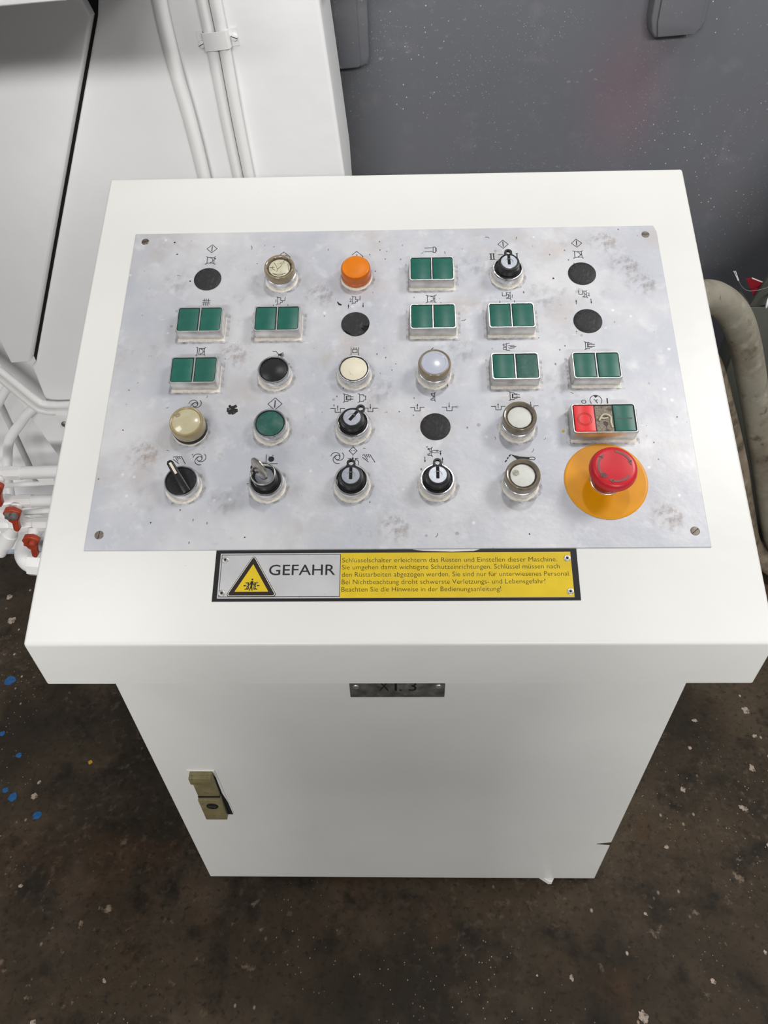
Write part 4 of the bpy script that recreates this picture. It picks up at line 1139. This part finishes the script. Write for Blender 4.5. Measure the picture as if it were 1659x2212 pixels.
# twin pipes that dip across the corner of the machine
pipe([(-1.00, .70), (-.915, .604), (-.876, .551), (-.824, .473), (-.806, .459), (-.785, .456), (-.763, .456), (-.633, .461), (-.45, .465)], .0088, .926, 'upper white pipe of the twin bend beside the console')
pipe([(-1.00, .683), (-.925, .589), (-.884, .533), (-.834, .456), (-.814, .441), (-.792, .438), (-.774, .438), (-.638, .443), (-.45, .447)], .0086, .926, 'lower white pipe of the twin bend beside the console')
br = thing('pipe_clip', (-.765, .95, .42), 'small white clip with a bare screw beside the console edge', 'clip')
put('clip_plate', box(-.785, -.715, .914, .921, .398, .437, .001), M_PIPE, br, Matrix.Identity(4))
put('clip_screw', lathe([(.007, 0), (.007, .003), (.004, .005), (0, .005)], 18), M_SCREW, br, XZ(.914) @ T(-.772, .412))
# bent pipes low on the left
def pipe3(pts, r, label):
    return put('pipe', tube(catmull(pts, 8), r, 14), M_PIPE, None, Matrix.Identity(4), label=label, cat='pipe')
pipe3([(-.872, 1.015, .400), (-.905, 1.0, .378), (-.929, 1.0, .353), (-.974, 1.0, .305), (-1.002, 1.0, .250), (-1.012, .97, .19), (-1.01, .93, .12)], .0118, 'short bent pipe coming out of the lower housing')
pipe3([(-.915, 1.012, .465), (-.945, 1.0, .432), (-.985, 1.0, .384), (-1.05, .99, .310), (-1.13, .99, .22)], .0105, 'sloping pipe cut off by the left edge of the picture')

# three pipe runs with red-handled valves
HP = [(-.9092, .2746), (-.9004, .2863), (-.8806, .2875), (-.8683, .2772), (-.8678, .2728), (-.882, .2491), (-.8860, .2360), (-.8880, .2225), (-.8935, .2160), (-.8990, .2158), (-.9032, .222), (-.8985, .2440), (-.9038, .2493), (-.9073, .2628)]
def valve_run(z, r, xj, xl, hdx, hdz, label, bare):
    v = thing('valve_pipe', (xl, .80, z), label, 'valve')
    put('pipe', tube([(xj - .01, .80, z), (-.56, .80, z + .008)], r, 22), M_PIPE, v, Matrix.Identity(4))
    bm = bmesh.new()
    X = Matrix.Translation((xj, .80, z)) @ Matrix.Rotation(math.radians(-90), 4, 'Y') @ RZ(15)
    add_lathe(bm, [(r * .98, 0), (r * 1.14, .001), (r * 1.16, .034), (r * 1.0, .038), (r * 1.02, .050), (r * 1.25, .058), (r * 1.28, .082), (r * 1.05, .094), (r * 1.12, .097), (r * 1.12, .128), (0, .128)], 8)
    put('valve_body', finish(bm, 30), M_PIPE, v, X)
    hx, hz = -.888 + hdx, .2700 + hdz
    put('bonnet', lathe([(.0135, 0), (.0125, .016), (.009, .018), (.008, .024)], 20), M_PIPE, v, XZ(.800 - r * .8) @ T(hx, z + (hz - z) * .3) @ Matrix.Rotation(math.radians(28), 4, 'X'))
    h = put('valve_handle', prism([(x + hdx, q + hdz) for x, q in HP], -.006, .006, .003, 3), M_VALVE, v, XZ(.762), label='red painted butterfly handle')
    put('handle_boss', lathe([(.0088, 0), (.0092, .005), (.0078, .011), (.004, .0135), (0, .014)], 18), M_VGREY if bare else M_VALVE, h, XZ(.757) @ T(hx + .0065, hz + .002))
    put('handle_wing', prism([(hx - .017, hz - .004), (hx - .004, hz - .010), (hx - .001, hz + .009), (hx - .012, hz + .011)], 0, .009, .003, 2), M_VGREY if bare else M_VALVE, h, XZ(.757))
    return v
valve_run(.361, .0147, -.848, -.95, -.010, .080, 'top white pipe run with a red valve handle cut by the picture edge', False)
valve_run(.2745, .0145, -.853, -.95, 0, 0, 'middle white pipe run with a red valve handle worn to bare grey', True)
valve_run(.1990, .0155, -.840, -.92, .0115, -.0893, 'lowest white pipe run with a bright red valve handle', False)
yf = thing('branch_fitting', (-.95, .80, .17), 'white branch fitting slanting down left of the lowest valve', 'pipe fitting')
bm = bmesh.new()
add_tube(bm, [(-.905, .80, .222), (-.925, .80, .200), (-.945, .795, .172), (-.946, .795, .171), (-.968, .79, .142), (-.969, .79, .141), (-.99, .785, .115)], [.014, .0155, .0165, .0195, .0195, .016, .016], 16)
put('fitting_body', finish(bm, 40), M_PIPE, yf, Matrix.Identity(4))
bm = bmesh.new()
add_tube(bm, [(-.975, .82, .240), (-.945, .812, .222), (-.92, .80, .205)], .0155, 16)
put('fitting_arm', finish(bm, 40), M_PIPE, yf, Matrix.Identity(4))
el = thing('elbow_fitting', (-.94, .80, .03), 'large white elbow fitting near the floor beside the console', 'pipe fitting')
put('elbow', tube(catmull([(-.955, .93, .085), (-.957, .86, .085), (-.952, .815, .078), (-.935, .795, .068), (-.915, .793, .063)], 6), .0235, 20), M_PIPE, el, Matrix.Identity(4))
bm = bmesh.new()
add_lathe(bm, [(.026, 0), (.0305, .001), (.0310, .040), (.026, .043), (0, .043)], 8)
put('nut', finish(bm, 30), M_PIPE, el, T(-.934, .794, .066) @ Matrix.Rotation(math.radians(97), 4, 'Y') @ RZ(10))
put('stub_pipe', tube([(-.885, .793, .056), (-.70, .793, .034)], .022, 18), M_PIPE, el, Matrix.Identity(4))
pipe3([(-1.10, .84, .275), (-.943, .84, .287), (-.807, .84, .297), (-.56, .84, .310)], .0058, 'thin white pipe under the top valve run')
pipe3([(-1.10, .84, .180), (-.981, .84, .191), (-.855, .84, .206), (-.56, .84, .230)], .0075, 'thin white pipe under the middle valve run')
put('pipe_bracket', prism([(-.842, .3195), (-.802, .3195), (-.802, .300), (-.832, .300)], -.02, .004, .001, 1), M_PIPE, None, XZ(.832), label='small slanted white bracket under the top valve pipe', cat='bracket')

# ================================================================ right side: wall brackets, hoses, bin
def bracket(poly, inner, y, label, scr=0):
    b = thing('wall_bracket', (sum(p[0] for p in poly) / len(poly), 1.25, poly[1][1]), label, 'bracket')
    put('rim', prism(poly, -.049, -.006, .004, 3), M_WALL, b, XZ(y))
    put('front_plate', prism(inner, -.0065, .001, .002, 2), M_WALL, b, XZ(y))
    return b
bracket([(-.150, 1.42), (-.150, 1.051), (-.064, 1.056), (-.0535, 1.062), (-.050, 1.075), (-.053, 1.42)], [(-.150, 1.42), (-.150, 1.052), (-.071, 1.0565), (-.0675, 1.060), (-.0705, 1.164), (-.074, 1.42)], 1.205, 'grey enamelled bracket beside the edge of the white machine')
bracket([(.480, 1.42), (.487, 1.125), (.493, 1.104), (.501, 1.094), (.574, 1.098), (.586, 1.106), (.5895, 1.120), (.586, 1.42)], [(.492, 1.42), (.4985, 1.12), (.504, 1.096), (.573, 1.0995), (.580, 1.110), (.579, 1.42)], 1.205, 'scratched grey bracket at the top right of the grey wall')

put('hose', tube(catmull([(.28, .501, .56), (.285, .545, .565), (.335, .602, .64), (.39, .608, .765), (.437, .61, .822), (.466, .63, .846), (.501, .655, .843), (.541, .672, .820), (.577, .685, .783), (.615, .70, .723), (.664, .72, .630), (.728, .745, .503), (.805, .77, .344), (.897, .80, .155), (.95, .835, .075), (1.02, .855, .030), (1.15, .865, .0265), (1.40, .865, .0265)], 10), .0262, 26), M_HOSE, None, Matrix.Identity(4), label='thick grey-olive hose arching down beside the console', cat='hose')
put('hose', tube(catmull([(.28, .501, .43), (.29, .55, .44), (.35, .61, .52), (.40, .635, .66), (.44, .65, .735), (.475, .665, .758), (.515, .675, .74), (.555, .68, .695), (.613, .70, .593), (.699, .73, .431), (.783, .77, .261), (.868, .80, .100), (.96, .785, .028), (1.15, .785, .0220), (1.40, .785, .0220)], 10), .0215, 22), M_HOSE2, None, Matrix.Identity(4), label='brown dirty hose half hidden between the console and the thick hose', cat='hose')

bn = thing('sheet_guard', (.95, .93, 0), 'olive-grey sheet-metal guard plate at the right edge behind the thick hose', 'guard')
put('guard_plate', box(.7115, 1.40, .92, .930, .0, .681, .002), M_BIN, bn, Matrix.Identity(4))
put('side_return', box(.7115, .719, .930, .985, .0, .681, .001), M_BIN, bn, Matrix.Identity(4))
put('folded_flap', prism([(.7115, .6815), (1.40, .6815), (1.40, 1.00), (.86, 1.00), (.7290, .7436)], -.004, .004, .001, 1), M_BIN, bn, XZ(.925))
tg = put('tag', prism([(.7220, .6941), (.7420, .7230), (.7314, .7266), (.7024, .7378), (.6916, .7350)], -.0012, .0012), M_TAG, None, XZ(.932), label='crimson pennant-shaped tag behind the flap of the olive-grey guard', cat='tag')
put('edge', prism([(.7024, .7366), (.7314, .7256), (.7318, .7268), (.7026, .7380)], -.0016, .0016), M_TAGE, tg)
wr = thing('wire', (.72, .90, .729), 'thin grey wire with two white bared ends in front of the crimson tag', 'wire')
put('sheath', tube(catmull([(.740, .917, .737), (.7260, .905, .731), (.7126, .90, .7292), (.7001, .90, .7265), (.6866, .90, .7267), (.6734, .90, .7346), (.6622, .90, .7480)], 6), .00075, 8), M_WIRE, wr, Matrix.Identity(4))
for dx in (-.0016, .0016):
    put('core', tube([(.6622 + dx * .4, .90, .7480), (.6489 + dx, .90, .7676)], .0007, 8), M_WHITE, wr, Matrix.Identity(4))
put('handle_loop', tube(catmull([(.7440, .918, .712), (.7330, .900, .7075), (.7335, .898, .692), (.7440, .918, .684)], 6), .0022, 10), M_WHITE, bn, Matrix.Identity(4), label='white loop on the guard flap')

# ================================================================ the person at the console, behind the camera
def make_person():
    V, Ed, Rr = [], [], []
    def v(p, rx, ry=None, par=None):
        V.append(p); Rr.append((rx, ry or rx))
        if par is not None:
            Ed.append((par, len(V) - 1))
        return len(V) - 1
    pel = v((0, -.66, .96), .185, .125)
    ch0 = v((0, -.68, 1.12), .145, .10, pel)
    ch1 = v((0, -.665, 1.29), .165, .11, ch0)
    nb = v((0, -.66, 1.44), .085, .075, ch1)
    nk = v((0, -.635, 1.51), .056, .056, nb)
    hd = v((0, -.605, 1.585), .082, .092, nk)
    hd2 = v((0, -.600, 1.66), .088, .100, hd)
    v((0, -.605, 1.715), .060, .070, hd2)
    v((0, -.495, 1.600), .012, .016, hd)           # nose
    for s in (-1, 1):
        sh = v((s * .175, -.665, 1.405), .068, .062, nb)
        e0 = v((s * .225, -.640, 1.27), .052, .050, sh)
        el = v((s * .250, -.610, 1.145), .043, .043, e0)
        fa = v((s * .185, -.545, 1.225), .040, .038, el)
        wr = v((s * .120, -.495, 1.305), .027, .023, fa)
        pa = v((s * .100, -.480, 1.355), .034, .016, wr)
        for k, (dx, dz, l) in enumerate(((.030, .035, .030), (.012, .045, .034), (-.006, .046, .033), (-.022, .040, .026))):
            f0 = v((s * (.100 + dx * .8), -.478, 1.355 + dz), .0095, .0095, pa)
            f1 = v((s * (.090 + dx * .7), -.472, 1.355 + dz + l * .75), .0085, .0085, f0)
            v((s * (.074 + dx * .6), -.470, 1.355 + dz + l), .0075, .0075, f1)
        t0 = v((s * .066, -.485, 1.345), .0105, .0105, pa)
        v((s * .045, -.480, 1.372), .0088, .0088, t0)
        hp = v((s * .115, -.66, .86), .125, .120, pel)
        th = v((s * .118, -.645, .68), .112, .105, hp)
        kn = v((s * .120, -.640, .50), .080, .078, th)
        cf = v((s * .122, -.670, .33), .070, .070, kn)
        an = v((s * .125, -.690, .10), .042, .044, cf)
        v((s * .128, -.715, .045), .040, .040, an)
        mt = v((s * .135, -.600, .040), .042, .034, an)
        v((s * .140, -.520, .034), .036, .028, mt)
    me = bpy.data.meshes.new('person')
    me.from_pydata(V, Ed, [])
    o = bpy.data.objects.new('person', me)
    COL.objects.link(o)
    sk = o.modifiers.new('skin', 'SKIN')
    sk.use_smooth_shade = True
    for i, r in enumerate(Rr):
        sv = me.skin_vertices[0].data[i]
        sv.radius = r
        sv.use_root = (i == 0)
    o.modifiers.new('sub', 'SUBSURF').levels = 2
    o.modifiers['sub'].render_levels = 2
    dg = bpy.context.evaluated_depsgraph_get()
    m2 = bpy.data.meshes.new_from_object(o.evaluated_get(dg))
    bpy.data.objects.remove(o)
    m2.materials.clear()
    bb = bmesh.new()
    bb.from_mesh(m2)
    for zc in (.13, .99, 1.47):                       # clean hems at shoes, waist and neckline
        bmesh.ops.bisect_plane(bb, geom=list(bb.verts) + list(bb.edges) + list(bb.faces), plane_co=(0, 0, zc), plane_no=(0, 0, 1))
    bb.to_mesh(m2)
    bb.free()
    for m in (mat('navy_work_trousers', (.020, .022, .030), .8), mat('pale_work_shirt', (.42, .43, .44), .8), mat('skin', (.50, .30, .22), .5), mat('dark_brown_hair', (.03, .02, .014), .6), mat('black_shoe_leather', (.012, .011, .010), .4)):
        m2.materials.append(m)
    for p in m2.polygons:
        x, y, z = p.center
        k = 1
        if z < .13: k = 4
        elif z < .99: k = 0
        elif z > 1.47 and abs(x) < .16 and y < -.48:
            k = 3 if (z > 1.66 or (y < -.64 and z > 1.56)) else 2
        elif z > 1.30 and y > -.515 and abs(x) < .17: k = 2
        p.material_index = k
    m2.polygons.foreach_set('use_smooth', [True] * len(m2.polygons))
    return put('person', m2, None, None, Matrix.Identity(4), label='person in a pale shirt and dark trousers standing at the console front with raised hands', cat='person')
make_person()
